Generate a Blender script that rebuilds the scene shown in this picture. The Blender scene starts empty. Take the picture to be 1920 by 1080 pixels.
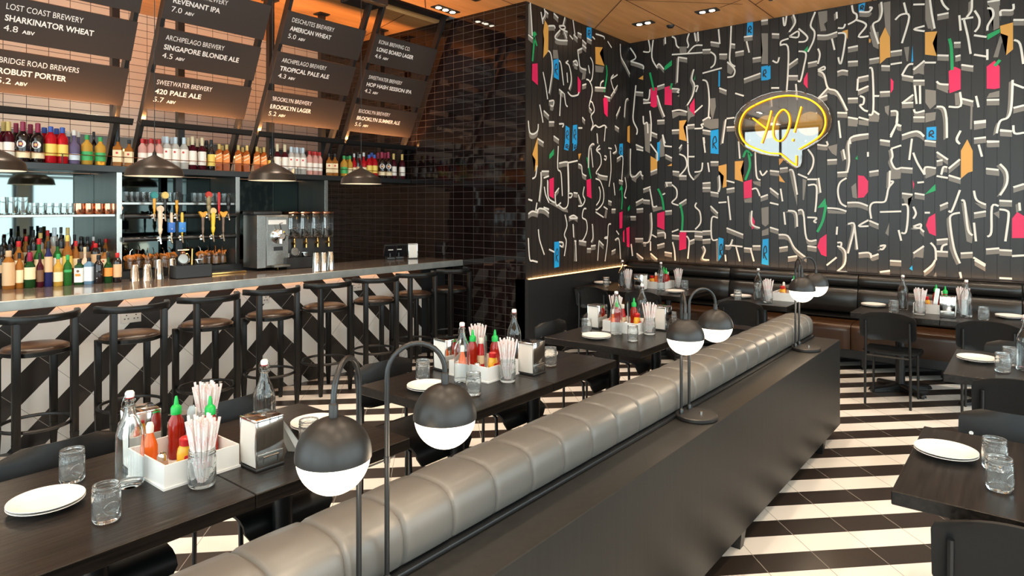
import bpy, bmesh, math, random
from mathutils import Vector, Matrix
R = math.radians
rnd = random.Random(7)
SC = bpy.context.scene
COL = SC.collection

# ------------------------------------------------------------------ camera, world, daylight, exposure
FPX, HZ, CAMH, YAW = 1228.0, 389.0, 1.72, R(38.6)      # focal length in px (1920 wide), horizon row, eye height
cam = bpy.data.cameras.new('camera'); camo = bpy.data.objects.new('camera', cam); COL.objects.link(camo)
cam.sensor_fit = 'HORIZONTAL'; cam.sensor_width = 36.0
cam.lens = 36.0 * FPX / 1920.0
cam.shift_y = -(540.0 - HZ) / 1920.0                   # level camera, lens shifted down
cam.clip_start = 0.05; cam.clip_end = 100
camo.location = (0, 0, CAMH)
camo.rotation_euler = (R(90), 0, math.atan2(math.sin(YAW), math.cos(YAW)) + R(0) - R(90))
# forward is (cos, sin) of YAW in the room's axes: x runs along the bar, y towards the bar
SC.camera = camo
SC.view_settings.view_transform = 'Standard'
SC.view_settings.look = 'None'
SC.view_settings.gamma = 1.0
SC.view_settings.use_curve_mapping = False
SC.view_settings.exposure = 0.0
w = bpy.data.worlds.new('world'); SC.world = w; w.use_nodes = True
w.node_tree.nodes['Background'].inputs[0].default_value = (0.80, 0.97, 1.0, 1)
w.node_tree.nodes['Background'].inputs[1].default_value = 5.0

RX, YB, XT, XM, YM, ZC = -2.6, 8.3, 5.8, 8.2, 4.43, 4.02   # side window wall, cream wall, dark tile wall, mural walls, ceiling
YF = -3.2                                                  # window wall
def light(name, kind, loc, energy, col, **k):
    l = bpy.data.lights.new(name, kind); l.energy = energy; l.color = col
    for a, b in k.items():
        if a not in ('rot', 'portal'): setattr(l, a, b)
    o = bpy.data.objects.new(name, l); o.location = loc; o.rotation_euler = k.get('rot', (0, 0, 0)); COL.objects.link(o)
    if k.get('portal'): l.cycles.is_portal = True
    return o
# the sky shines in through the real window openings (portals steer the sampling)
WF = [(-1.9, 0.0), (0.25, 2.15), (2.4, 4.3), (4.55, 6.45), (6.7, 7.95)]    # window openings in the front wall, x ranges
WS = [(-2.7, -0.6), (-0.3, 1.8), (2.1, 4.2), (4.5, 6.6)]                    # in the side wall, y ranges
WZ0, WZ1 = 0.35, 3.95
for a, b in WF:
    light('window_portal', 'AREA', ((a+b)/2, YF-0.02, (WZ0+WZ1)/2), 1, (1, 1, 1), shape='RECTANGLE', size=b-a, size_y=WZ1-WZ0, rot=(R(90), 0, 0), portal=True)
for a, b in WS:
    light('window_portal', 'AREA', (RX-0.02, (a+b)/2, (WZ0+WZ1)/2), 1, (1, 1, 1), shape='RECTANGLE', size=b-a, size_y=WZ1-WZ0, rot=(R(90), 0, R(-90)), portal=True)
WARM = (1.0, 0.83, 0.64)
SPOT_W, PEND_W, GLOBE_E, STRIP_E = 82.0, 22.0, 2.1, 4.5

# ------------------------------------------------------------------ picture-to-room conversion for measured points
_c, _s = math.cos(YAW), math.sin(YAW)
def ray(px, py):
    q = (px-960.0)/FPX
    return _c+_s*q, _s-_c*q, (HZ-py)/FPX
def onz(px, py, z):
    x, y, k = ray(px, py); d = (z-CAMH)/k; return x*d, y*d, z
def onx(px, py, X):
    x, y, k = ray(px, py); d = X/x; return X, y*d, CAMH+k*d
def ony(px, py, Y):
    x, y, k = ray(px, py); d = Y/y; return x*d, Y, CAMH+k*d

# ------------------------------------------------------------------ helpers
class MB:
    def __init__(s): s.bm = bmesh.new()
    def _app(s, b, mi, M=None):
        if M is not None: bmesh.ops.transform(b, matrix=M, verts=b.verts)
        vm = [s.bm.verts.new(v.co) for v in b.verts]
        b.verts.index_update()
        for f in b.faces:
            try: nf = s.bm.faces.new([vm[v.index] for v in f.verts]); nf.material_index = mi
            except ValueError: pass
        b.free(); return s
    def box(s, x0, x1, y0, y1, z0, z1, bev=0, mi=0, M=None, seg=2):
        b = bmesh.new(); bmesh.ops.create_cube(b, size=1)
        for v in b.verts: v.co = ((x0+x1)/2+v.co.x*(x1-x0), (y0+y1)/2+v.co.y*(y1-y0), (z0+z1)/2+v.co.z*(z1-z0))
        if bev: bmesh.ops.bevel(b, geom=list(b.edges), offset=bev, segments=seg, profile=.5, affect='EDGES')
        return s._app(b, mi, M)
    def lathe(s, prof, c=(0, 0, 0), n=16, mi=0, M=None, a0=0.0, sx=1, sy=1):
        b = bmesh.new(); rings = []
        for r, z in prof:
            if r < 1e-6: rings.append([b.verts.new((0, 0, z))])
            else: rings.append([b.verts.new((r*math.cos(a0+2*math.pi*i/n)*sx, r*math.sin(a0+2*math.pi*i/n)*sy, z)) for i in range(n)])
        for A, B in zip(rings, rings[1:]):
            for i in range(n):
                j = (i+1) % n
                if len(A) == 1 and len(B) == 1: continue
                if len(A) == 1: b.faces.new((A[0], B[j], B[i]))
                elif len(B) == 1: b.faces.new((A[i], A[j], B[0]))
                else: b.faces.new((A[i], A[j], B[j], B[i]))
        for v in b.verts: v.co += Vector(c)
        return s._app(b, mi, M)
    def tube(s, path, r, n=8, mi=0, M=None, closed=False):
        P = [Vector(p) for p in path]; b = bmesh.new(); m = len(P)
        T = []
        for i in range(m):
            a = P[(i-1) % m] if (closed or i > 0) else P[i]; d = P[(i+1) % m] if (closed or i < m-1) else P[i]
            T.append((d-a).normalized())
        u = T[0].orthogonal().normalized(); rings = []
        for i in range(m):
            u = (u - T[i]*u.dot(T[i])).normalized(); v = T[i].cross(u)
            rr = r[i] if isinstance(r, (list, tuple)) else r
            rings.append([b.verts.new(P[i]+(u*math.cos(2*math.pi*k/n)+v*math.sin(2*math.pi*k/n))*rr) for k in range(n)])
        for i in range(m if closed else m-1):
            A, B = rings[i], rings[(i+1) % m]
            for k in range(n): b.faces.new((A[k], A[(k+1) % n], B[(k+1) % n], B[k]))
        if not closed: b.faces.new(rings[0][::-1]); b.faces.new(rings[-1])
        return s._app(b, mi, M)
    def prism(s, poly, f, t, mi=0):
        """polygon poly of (u, v), mapped by f(u, v, w) for w = 0 and w = t"""
        b = bmesh.new(); n = len(poly)
        A = [b.verts.new(f(u, v, 0)) for u, v in poly]
        if t:
            B = [b.verts.new(f(u, v, t)) for u, v in poly]
            b.faces.new(A[::-1]); b.faces.new(B)
            for i in range(n): b.faces.new((A[i], A[(i+1) % n], B[(i+1) % n], B[i]))
        else: b.faces.new(A)
        return s._app(b, mi)
    def grid(s, rows, mi=0, flip=False):
        V = [[s.bm.verts.new(p) for p in r] for r in rows]
        for i in range(len(V)-1):
            for j in range(len(V[0])-1):
                q = (V[i][j], V[i+1][j], V[i+1][j+1], V[i][j+1])
                f = s.bm.faces.new(q[::-1] if flip else q); f.material_index = mi
        return V
    def obj(s, name, mats, parent=None, ang=40, fix=True, loc=None, rz=0):
        if fix: bmesh.ops.recalc_face_normals(s.bm, faces=s.bm.faces)
        me = bpy.data.meshes.new(name); s.bm.to_mesh(me); s.bm.free()
        for m in (mats if isinstance(mats, (list, tuple)) else [mats]): me.materials.append(m)
        if ang:
            me.shade_smooth(); me.set_sharp_from_angle(angle=R(ang))
        o = bpy.data.objects.new(name, me); COL.objects.link(o)
        if parent: o.parent = parent
        if loc: o.location = loc
        if rz: o.rotation_euler = (0, 0, rz)
        return o

def tag(o, label=None, cat=None, group=None, kind=None):
    if label: o['label'] = label
    if cat: o['category'] = cat
    if group: o['group'] = group
    if kind: o['kind'] = kind
    return o
def thing(name, label, cat, loc=(0, 0, 0), rz=0, group=None):
    o = bpy.data.objects.new(name, None); COL.objects.link(o); o.empty_display_size = .05
    o.location = loc; o.rotation_euler = (0, 0, rz)
    return tag(o, label, cat, group)
def dup(root, loc, rz=0, label=None, group=None, scale=None, rot=None):
    kids = {}
    for o in COL.objects:
        if o.parent: kids.setdefault(o.parent.name, []).append(o)
    def cp(o, par):
        c = o.copy(); COL.objects.link(c); c.parent = par
        for ch in kids.get(o.name, []): cp(ch, c)
        return c
    r = cp(root, None); r.location = loc; r.rotation_euler = rot or (0, 0, rz)
    if scale: r.scale = scale
    if label: r['label'] = label
    if group: r['group'] = group
    return r
class Proto:
    """builds the first one where it is first wanted, copies it (with its parts) after that"""
    def __init__(s, make): s.make = make; s.o = None
    def put(s, loc, rz=0, label=None, group=None, scale=None, rot=None):
        if s.o is None:
            s.o = s.make(); s.o.location = loc; s.o.rotation_euler = rot or (0, 0, rz)
            if scale: s.o.scale = scale
            if label: s.o['label'] = label
            if group: s.o['group'] = group
            return s.o
        return dup(s.o, loc, rz, label, group, scale or (1, 1, 1), rot)
def ordn(i):
    W = 'first second third fourth fifth sixth seventh eighth ninth tenth eleventh twelfth thirteenth fourteenth fifteenth sixteenth seventeenth eighteenth nineteenth twentieth'.split()
    if i <= 20: return W[i-1]
    return '%d%s' % (i, {1: 'st', 2: 'nd', 3: 'rd'}.get(i % 10, 'th'))

# ------------------------------------------------------------------ materials
def mat(name, col, rough=.5, metal=0, spec=.5, emit=None, estr=0, trans=0, ior=1.45, coat=0):
    m = bpy.data.materials.new(name); m.use_nodes = True; b = m.node_tree.nodes['Principled BSDF']
    b.inputs['Base Color'].default_value = (*col, 1); b.inputs['Roughness'].default_value = rough
    b.inputs['Metallic'].default_value = metal; b.inputs['Specular IOR Level'].default_value = spec
    if emit: b.inputs['Emission Color'].default_value = (*emit, 1); b.inputs['Emission Strength'].default_value = estr
    if trans: b.inputs['Transmission Weight'].default_value = trans; b.inputs['IOR'].default_value = ior
    if coat: b.inputs['Coat Weight'].default_value = coat; b.inputs['Coat Roughness'].default_value = .1
    return m
class NT:
    def __init__(s, m): s.t = m.node_tree; s.b = s.t.nodes['Principled BSDF']
    def n(s, kind, **k):
        x = s.t.nodes.new(kind)
        for a, v in k.items():
            if a.startswith('i'): x.inputs[int(a[1:])].default_value = v
            else: setattr(x, a, v)
        return x
    def l(s, a, b): s.t.links.new(a, b)
    def math(s, op, a, b=None, c=None):
        x = s.n('ShaderNodeMath', operation=op)
        for i, v in enumerate((a, b, c)):
            if v is None: continue
            if isinstance(v, (int, float)): x.inputs[i].default_value = v
            else: s.l(v, x.inputs[i])
        return x.outputs[0]
    def xyz(s):
        g = s.n('ShaderNodeNewGeometry'); p = s.n('ShaderNodeSeparateXYZ'); s.l(g.outputs['Position'], p.inputs[0]); return p.outputs
    def mix(s, f, A, B):
        x = s.n('ShaderNodeMix', data_type='RGBA')
        for i, v in ((0, f), (6, A), (7, B)):
            if isinstance(v, (int, float)): x.inputs[i].default_value = v
            elif isinstance(v, tuple): x.inputs[i].default_value = (*v, 1)
            else: s.l(v, x.inputs[i])
        return x.outputs[2]
def noise_mat(name, c1, c2, scale, stretch, rough, metal=0, spec=.5, bump=0, detail=4):
    m = mat(name, c1, rough, metal, spec); t = NT(m)
    co = t.n('ShaderNodeTexCoord'); mp = t.n('ShaderNodeMapping'); mp.inputs['Scale'].default_value = stretch
    t.l(co.outputs['Object'], mp.inputs[0])
    nz = t.n('ShaderNodeTexNoise'); nz.inputs['Scale'].default_value = scale; nz.inputs['Detail'].default_value = detail
    t.l(mp.outputs[0], nz.inputs['Vector'])
    f = t.n('ShaderNodeMapRange'); f.inputs[1].default_value = .35; f.inputs[2].default_value = .65; t.l(nz.outputs[0], f.inputs[0])
    t.l(t.mix(f.outputs[0], c1, c2), t.b.inputs['Base Color'])
    if bump:
        bp = t.n('ShaderNodeBump'); bp.inputs['Strength'].default_value = bump; bp.inputs['Distance'].default_value = .002
        t.l(nz.outputs[0], bp.inputs['Height']); t.l(bp.outputs[0], t.b.inputs['Normal'])
    return m
def glass_thin(name, tint=(1, 1, 1), gl=.06, rough=.02):
    m = bpy.data.materials.new(name); m.use_nodes = True; t = m.node_tree; t.nodes.clear()
    o = t.nodes.new('ShaderNodeOutputMaterial'); mx = t.nodes.new('ShaderNodeMixShader'); tr = t.nodes.new('ShaderNodeBsdfTransparent')
    g = t.nodes.new('ShaderNodeBsdfGlossy'); lw = t.nodes.new('ShaderNodeLayerWeight'); mr = t.nodes.new('ShaderNodeMapRange')
    tr.inputs[0].default_value = (*tint, 1); g.inputs['Roughness'].default_value = rough; lw.inputs[0].default_value = .35
    mr.inputs[3].default_value = gl; mr.inputs[4].default_value = .75
    t.links.new(lw.outputs['Facing'], mr.inputs[0]); t.links.new(mr.outputs[0], mx.inputs[0])
    t.links.new(tr.outputs[0], mx.inputs[1]); t.links.new(g.outputs[0], mx.inputs[2]); t.links.new(mx.outputs[0], o.inputs[0])
    return m
def floor_mat():
    m = mat('floor_tiles', (.8, .76, .7), .32); t = NT(m); p = t.xyz()
    per, off = .3255, .0
    a = t.math('MULTIPLY', t.math('ADD', p[0], p[1]), 2**-.5)
    b = t.math('MULTIPLY', t.math('SUBTRACT', p[0], p[1]), 2**-.5)
    u = t.math('FRACT', t.math('DIVIDE', t.math('SUBTRACT', a, FLOOR_OFF), per))
    blk = t.math('LESS_THAN', u, .50)
    e1 = t.math('LESS_THAN', t.math('FRACT', t.math('DIVIDE', t.math('SUBTRACT', b, GROUT_OFF), .3075)), .011)
    cb = t.mix(blk, (.84, .79, .73), (.030, .022, .018))
    t.l(t.mix(e1, cb, (.30, .27, .24)), t.b.inputs['Base Color'])
    t.l(t.math('ADD', .30, t.math('MULTIPLY', e1, .4)), t.b.inputs['Roughness'])
    return m
FLOOR_OFF, GROUT_OFF = 2.929, 1.85
def tile_mat(name, c1, c2, grout, au, rough, jitter, w=.163, h=.083, gw=.0035, coat=0, spec=.5):
    """stacked wall tiles on a plane whose horizontal axis is au (0 = x, 1 = y)"""
    m = mat(name, c1, rough, spec=spec); t = NT(m); p = t.xyz()
    U = t.math('DIVIDE', p[au], w); V = t.math('DIVIDE', p[2], h)
    fu, fv = t.math('FRACT', U), t.math('FRACT', V)
    g = t.math('MAXIMUM', t.math('GREATER_THAN', t.math('ABSOLUTE', t.math('SUBTRACT', fu, .5)), .5-gw/w), t.math('GREATER_THAN', t.math('ABSOLUTE', t.math('SUBTRACT', fv, .5)), .5-gw/h))
    cv = t.n('ShaderNodeCombineXYZ'); t.l(t.math('FLOOR', U), cv.inputs[0]); t.l(t.math('FLOOR', V), cv.inputs[1])
    wn = t.n('ShaderNodeTexWhiteNoise'); t.l(cv.outputs[0], wn.inputs[0])
    t.l(t.mix(g, t.mix(wn.outputs[0], c1, c2), grout), t.b.inputs['Base Color'])
    t.l(t.math('ADD', rough, t.math('MULTIPLY', g, .5)), t.b.inputs['Roughness'])
    if jitter:
        ge = t.n('ShaderNodeNewGeometry'); s1 = t.n('ShaderNodeVectorMath', operation='SUBTRACT'); s1.inputs[1].default_value = (.5, .5, .5)
        t.l(wn.outputs['Color'], s1.inputs[0])
        s2 = t.n('ShaderNodeVectorMath', operation='SCALE'); s2.inputs['Scale'].default_value = jitter; t.l(s1.outputs[0], s2.inputs[0])
        s3 = t.n('ShaderNodeVectorMath', operation='ADD'); t.l(ge.outputs['Normal'], s3.inputs[0]); t.l(s2.outputs[0], s3.inputs[1])
        s4 = t.n('ShaderNodeVectorMath', operation='NORMALIZE'); t.l(s3.outputs[0], s4.inputs[0]); t.l(s4.outputs[0], t.b.inputs['Normal'])
    return m
def barfront_mat(x0):
    m = mat('bar_front_tiles', (.8, .76, .7), .25); t = NT(m); p = t.xyz()
    ax = t.math('ABSOLUTE', t.math('SUBTRACT', p[0], x0))
    a = t.math('MULTIPLY', t.math('ADD', p[2], ax), 2**-.5)
    b = t.math('MULTIPLY', t.math('SUBTRACT', p[2], ax), 2**-.5)
    u = t.math('FRACT', t.math('DIVIDE', t.math('SUBTRACT', a, .62), .3255))
    blk = t.math('LESS_THAN', u, .5)
    e1 = t.math('LESS_THAN', t.math('FRACT', t.math('DIVIDE', t.math('SUBTRACT', b, .13), .3255)), .011)
    t.l(t.mix(e1, t.mix(blk, (.80, .77, .73), (.022, .018, .016)), (.32, .30, .28)), t.b.inputs['Base Color'])
    return m
M = {}
M['floor'] = floor_mat()
M['ply'] = noise_mat('plywood_ceiling', (.58, .29, .105), (.70, .37, .145), 2.2, (.55, 5, 1), .42)
M['joint'] = mat('ceiling_joint', (.12, .05, .02), .8)
M['dark_tile'] = tile_mat('black_glazed_tile', (.006, .0035, .0035), (.011, .006, .0055), (.045, .040, .038), 1, .06, .03, gw=.0024)
M['cream_tile'] = tile_mat('cream_tile', (.74, .63, .53), (.78, .68, .58), (.10, .07, .05), 0, .25, 0, w=.20, h=.085, gw=.003)
M['barfront'] = barfront_mat(3.403)
M['plaster'] = mat('window_wall_paint', (.55, .55, .54), .7)
M['black_wall'] = mat('black_painted_panel', (.010, .010, .011), .5)
M['mural_board'] = noise_mat('mural_board', (.0115, .009, .0082), (.0155, .0125, .0112), 9, (1, 1, .2), .36)
M['mural_white'] = mat('mural_white', (.80, .75, .68), .4)
M['mural_grey'] = mat('mural_grey', (.21, .185, .16), .4)
M['mural_blue'] = mat('mural_blue', (.005, .33, .72), .4)
M['mural_orange'] = mat('mural_orange', (.72, .35, .07), .4)
M['mural_red'] = mat('mural_red', (.74, .012, .10), .4)
M['mural_green'] = mat('mural_green', (.005, .34, .10), .4)
M['wood_black'] = noise_mat('black_stained_wood', (.0045, .0034, .0029), (.0165, .0122, .010), 26, (.12, 2.2, 2.2), .30, spec=.34, bump=.5, detail=6)
M['wood_stool'] = noise_mat('black_lacquered_wood', (.0045, .0042, .004), (.008, .0072, .0066), 22, (2, 2, .2), .34, spec=.32, bump=.2)
M['wood_cab'] = noise_mat('charcoal_wood_veneer', (.012, .0112, .0102), (.017, .016, .0145), 14, (3, 3, .12), .38, spec=.36, bump=.1, detail=5)
M['chair'] = mat('black_chair_shell', (.0065, .007, .0078), .42, 0, .32)
M['metal_black'] = mat('black_satin_metal', (.008, .008, .0085), .34, .0, .6)
M['metal_globe'] = mat('black_lamp_metal', (.022, .020, .019), .40, .35, .6)
M['leather_grey'] = mat('taupe_leather', (.112, .105, .096), .36, 0, .5)
M['leather_black'] = mat('black_leather', (.010, .009, .0082), .30, 0, .55)
M['leather_seat_sheen'] = mat('brown_bench_leather_led_sheen', (.052, .022, .009), .27)  # brown leather, colour raised to carry the orange LED reflection
M['leather_brown'] = mat('brown_leather', (.020, .0082, .0042), .34, 0, .5)
M['steel'] = mat('brushed_steel', (.38, .365, .34), .26, 1)
M['steel_dark'] = noise_mat('grey_steel_panel', (.17, .17, .16), (.21, .205, .195), 6, (1, 1, .1), .34, .85)
M['chrome'] = mat('chrome', (.78, .77, .75), .08, 1)
M['counter'] = noise_mat('polished_stone', (.075, .058, .050), (.16, .125, .105), 42, (1, 1, 1), .10, 0, .6, detail=5)
M['counter_edge'] = noise_mat('zinc_edge', (.34, .35, .335), (.44, .45, .43), 9, (1, 1, 1), .36, .6)
M['brass'] = mat('brass', (.60, .36, .12), .22, 1)
M['copper'] = mat('copper', (.78, .36, .22), .16, 1)
M['white'] = mat('white_ceramic', (.82, .79, .75), .25)
M['paper'] = mat('white_paper', (.80, .77, .72), .8)
M['plastic_white'] = mat('white_plastic', (.80, .79, .77), .35)
M['plastic_black'] = mat('black_plastic', (.015, .015, .016), .4)
M['straw_white'] = mat('straw_paper', (.84, .78, .75), .6)
M['straw_pink'] = mat('straw_stripe', (.82, .58, .57), .6)
M['sriracha'] = mat('red_chilli_sauce', (.30, .012, .004), .16)
M['green_cap'] = mat('green_cap', (.0, .42, .06), .35)
M['ketchup'] = mat('ketchup_red', (.48, .01, .012), .25)
M['mustard'] = mat('mustard_yellow', (.72, .36, .02), .3)
M['hot_sauce'] = mat('orange_hot_sauce', (.72, .12, .008), .2)
M['salt'] = mat('pinkish_pepper', (.50, .33, .24), .5)
M['glass'] = mat('clear_glass', (.96, .98, .98), .015, trans=1, ior=1.42)
M['glass_jar'] = mat('pressed_clear_glass', (.95, .97, .97), .02, trans=.965, ior=1.42)  # small diffuse share stands in for refracted window light
_t = NT(M['glass_jar']); _n = _t.n('ShaderNodeTexNoise'); _n.inputs['Scale'].default_value = 55; _n.inputs['Detail'].default_value = 2
_g = _t.n('ShaderNodeTexCoord'); _t.l(_g.outputs['Object'], _n.inputs['Vector'])
_b = _t.n('ShaderNodeBump'); _b.inputs['Strength'].default_value = .35; _b.inputs['Distance'].default_value = .004; _t.l(_n.outputs[0], _b.inputs['Height']); _t.l(_b.outputs[0], _t.b.inputs['Normal'])
M['glass_acrylic'] = glass_thin('clear_acrylic', (.86, .84, .82), .12, .015)
M['mirror'] = mat('mirror', (.20, .235, .225), .03, 1)
M['mirror_dimmed'] = mat('reflection_dimmed_mirror', (.035, .045, .043), .04, 1)  # same mirror, tint darkened to stand in for dark tile reflections
M['lamp_on'] = mat('opal_lamp_glass', (.9, .85, .78), .3, emit=(1, .83, .60), estr=GLOBE_E)
M['bulb'] = mat('downlight_lamp', (.9, .9, .85), .3, emit=(1, .85, .65), estr=28)
M['strip'] = mat('warm_led_strip', (.9, .6, .3), .4, emit=(1, .50, .17), estr=STRIP_E)
M['pendant_in'] = mat('pendant_inner_white', (.85, .80, .70), .5)
M['pendant_out'] = mat('pendant_outer_bronze', (.030, .024, .020), .36, .3, .6)
M['neon'] = mat('amber_neon_tube', (1, .55, .02), .3, emit=(1, .37, .004), estr=2.6)
M['sign_panel'] = mat('dark_menu_panel', (.036, .026, .022), .42)
M['sign_text'] = mat('white_menu_letters', (.86, .82, .78), .5)
M['socket'] = mat('white_socket', (.72, .66, .60), .4)
M['screen'] = mat('dark_screen', (.008, .008, .01), .12)
M['brown_cork'] = mat('tan_wood', (.50, .28, .12), .5)
# ------------------------------------------------------------------ room shell
def S(o): o['kind'] = 'structure'; return o
b = MB(); b.box(RX-.2, XM+.2, YF-.2, YB+.2, -.1, 0); S(b.obj('floor', M['floor'], ang=0))
b = MB()
b.box(RX-.2, XM+.2, YF-.2, 5.50, ZC, ZC+.12); b.box(RX-.2, XM+.2, 5.86, YB+.2, ZC, ZC+.12); b.box(RX-.2, XM+.2, 5.50, 5.86, ZC+.10, ZC+.14, mi=2)
def joint(x0, y0, x1, y1, wd=.007):
    d = Vector((x1-x0, y1-y0, 0)); n = Vector((-d.y, d.x, 0)).normalized()*wd; z = ZC-.0015
    b.bm.faces.new([b.bm.verts.new(Vector((x, y, z))+k) for x, y, k in ((x0, y0, -n), (x1, y1, -n), (x1, y1, n), (x0, y0, n))]).material_index = 1
for k in range(-6, 3): joint(RX, 3.545+1.068*k, XM, 3.545+1.068*k) if k < 1 else None
joint(RX, 4.613, XT, 4.613)
for i in range(-4, 5):                                   # plywood triangles: diagonals of alternating direction
    x = 6.46+1.068*2*i
    for k in range(-5, 1):
        y = 3.545+1.068*k; s = 1 if (i+k) % 2 == 0 else -1
        if x < RX or x+1.068 > XM: continue
        joint(x, y, x+.9*1.068, y-.9*1.068*1) if s > 0 else joint(x, y-1.068, x+1.068, y)
joint(6.41, 3.56, 7.25, 4.43); joint(7.38, 2.83, 7.22, 2.48)
for x in (1.2, 2.9, 4.4): joint(x, 4.613, x+.88, 5.49); joint(x+.9, 5.87, x+1.6, 8.3)
S(b.obj('ceiling', [M['ply'], M['joint'], M['plastic_black']], ang=0))
b = MB(); b.box(RX-.2, XT+.15, YB, YB+.15, 0, ZC); S(b.obj('wall_back', M['cream_tile'], ang=0))
b = MB(); b.box(XT, XT+.15, YM+.01, YB, 0, ZC); S(b.obj('wall_dark_tile', M['dark_tile'], ang=0))

# mural walls: vertical boards with narrow shadow gaps, a dark panel wall below the side one
def boards(name, along, const, a0, a1, z0, z1, out):
    b = MB(); n = max(1, round((a1-a0)/.106)); wd = (a1-a0)/n
    for i in range(n):
        p, q = a0+i*wd+.0022, a0+(i+1)*wd-.0022
        if along == 'x': b.box(p, q, const, const+.05, z0, z1, mi=0)
        else: b.box(const, const+.05, p, q, z0, z1, mi=0)
    if along == 'x': b.box(a0+.02, a1+.2, const+.008, const+.15, z0, z1, mi=1)
    else: b.box(const+.008, const+.15, a0, a1+.2, z0, z1, mi=1)
    return S(b.obj(name, [M['mural_board'], M['plastic_black']], ang=0))
wl = boards('wall_left', 'x', YM, XT, XM, .90, ZC, -1)
wr = boards('wall_right', 'y', XM, YF, YM, 0, ZC, -1)
b = MB(); b.box(XT, XM, YM-.03, YM+.15, 0, .915); b.box(XT-.004, XT+.07, YM-.034, YM+.012, 0, .915); S(b.obj('wall_wainscot', M['black_wall'], ang=0))
b = MB(); b.box(XT+.02, XM-.16, YM-.034, YM-.012, .916, .926); tag(b.obj('led_strip', M['strip']), 'glowing warm light strip along the ledge under the side mural', 'light strip')

# window walls behind and beside the camera: piers, sills, frames, panes
def window_wall(name, axis, wins, lo, hi, pos, th, inward):
    b = MB()
    def bx(a0, a1, z0, z1, d0=0, d1=th):
        p0, p1 = sorted((pos-inward*d0, pos-inward*d1))
        b.box(a0, a1, p0, p1, z0, z1) if axis == 'x' else b.box(p0, p1, a0, a1, z0, z1)
    e = lo
    for a, c in wins: bx(e, a, 0, ZC); bx(a, c, 0, WZ0); bx(a, c, WZ1, ZC); e = c
    bx(e, hi, 0, ZC)
    S(b.obj(name, M['plaster'], ang=0))
    return bx
window_wall('wall_front', 'x', WF, RX-.2, XM+.2, YF, .2, 1)
window_wall('wall_side', 'y', WS, YF, YB, RX, .2, 1)
def window(i, axis, a, c, pos):
    b = MB()
    def bx(p, q, z0, z1):
        b.box(p, q, pos-.09, pos-.04, z0, z1) if axis == 'x' else b.box(pos-.09, pos-.04, p, q, z0, z1)
    m = (a+c)/2
    for p in (a, m-.03, c-.06): bx(p, p+.06, WZ0, WZ1)
    for z in (WZ0, 2.35, WZ1-.06): bx(a, c, z, z+.06)
    S(b.obj('window_%d' % i, M['metal_black'], ang=0))
for i, (a, c) in enumerate(WF): window(i+1, 'x', a, c, YF)
for i, (a, c) in enumerate(WS): window(i+6, 'y', a, c, RX)

# ------------------------------------------------------------------ ceiling lamps
def mk_downlight(n):
    t = thing('ceiling_downlight', None, 'downlight')
    L = .10*n+.06
    b = MB(); b.box(-.062, .062, -L/2, L/2, -.012, .0); b.obj('frame', M['plastic_black'], t, ang=0)
    for i in range(n):
        y = (i-(n-1)/2)*.10*1.15
        b = MB(); b.lathe([(0, -.0165), (.030, -.016), (.034, -.0125)], (0, y, 0), 14); b.obj('lamp', M['bulb'], t)
    return t
DL2, DL3 = Proto(lambda: mk_downlight(2)), Proto(lambda: mk_downlight(3))
def spot(x, y, e=1.0, ang=110, z=ZC-.03):
    light('downlight_beam', 'SPOT', (x, y, z), SPOT_W*e, WARM, spot_size=R(ang), spot_blend=.7, shadow_soft_size=.05)
gd = 'recessed ceiling downlights'
DL2.put((7.40, 3.81, ZC), 0, 'black twin downlight in the plywood ceiling nearest the mural corner', gd)
DL2.put((7.40, 2.99, ZC), 0, 'black twin downlight in the plywood ceiling, second from the mural corner', gd)
for k in range(1, 6): DL2.put((7.40, 2.99-.82*k, ZC), 0, 'black twin ceiling downlight, %s one along the neon sign wall' % ordn(k+2), gd)
for k in range(7): spot(7.40, 3.81-.82*k, .62)
DL3.put((5.455, 5.34, ZC), R(90), 'black triple downlight in the ceiling beside the dark tiled wall', gd)
spot(5.455, 5.34, .35)
for i, x in enumerate((3.6, 1.9, .2)):
    DL3.put((x, 5.2, ZC), R(90), 'black triple ceiling downlight above the bar stools, %s from the tiled wall' % ordn(i+2), gd); spot(x, 5.2, 1.7, 100)
for i, x in enumerate((2.7, 1.0, -.7)):  # lamps added out of view to brighten the cream wall
    DL2.put((x, 7.35, ZC), R(90), 'added black twin downlight for brightening the cream wall, %s from the tiled wall' % ordn(i+1), gd); spot(x, 7.35, 1.0)
for i, x in enumerate((5.6, 4.0, 2.4, .8, -.9)):
    for j, y in enumerate((3.1, 1.55, 0.0, -1.5)):
        DL2.put((x, y, ZC), 0, 'black twin ceiling downlight, row %s from the mural, %s from the bar' % (ordn(i+2), ordn(j+1)), gd); spot(x, y)
b = MB(); b.lathe([(0, -.03), (.035, -.028), (.05, -.01), (.052, 0)], n=16); tag(b.obj('smoke_detector', M['plastic_black'], loc=(7.72, 3.60, ZC)), 'small round dark sensor on the plywood ceiling', 'sensor')
b = MB(); b.box(4.5, 5.44, 4.78, 4.86, -.012+ZC, ZC); tag(b.obj('air_vent', M['plastic_black'], ang=0), 'black linear slot vent in the plywood ceiling', 'vent')
b = MB(); b.box(2.0, XT-.02, 5.60, 5.76, ZC+.02, ZC+.09); b.box(4.35, 4.75, 5.52, 5.84, ZC-.10, ZC+.02, .01); b.box(4.46, 4.64, 5.44, 5.52, ZC-.06, ZC+.03, .01)
tag(b.obj('ceiling_track', M['plastic_black'], ang=0), 'black equipment track running along the ceiling slot above the menus', 'track')

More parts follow.
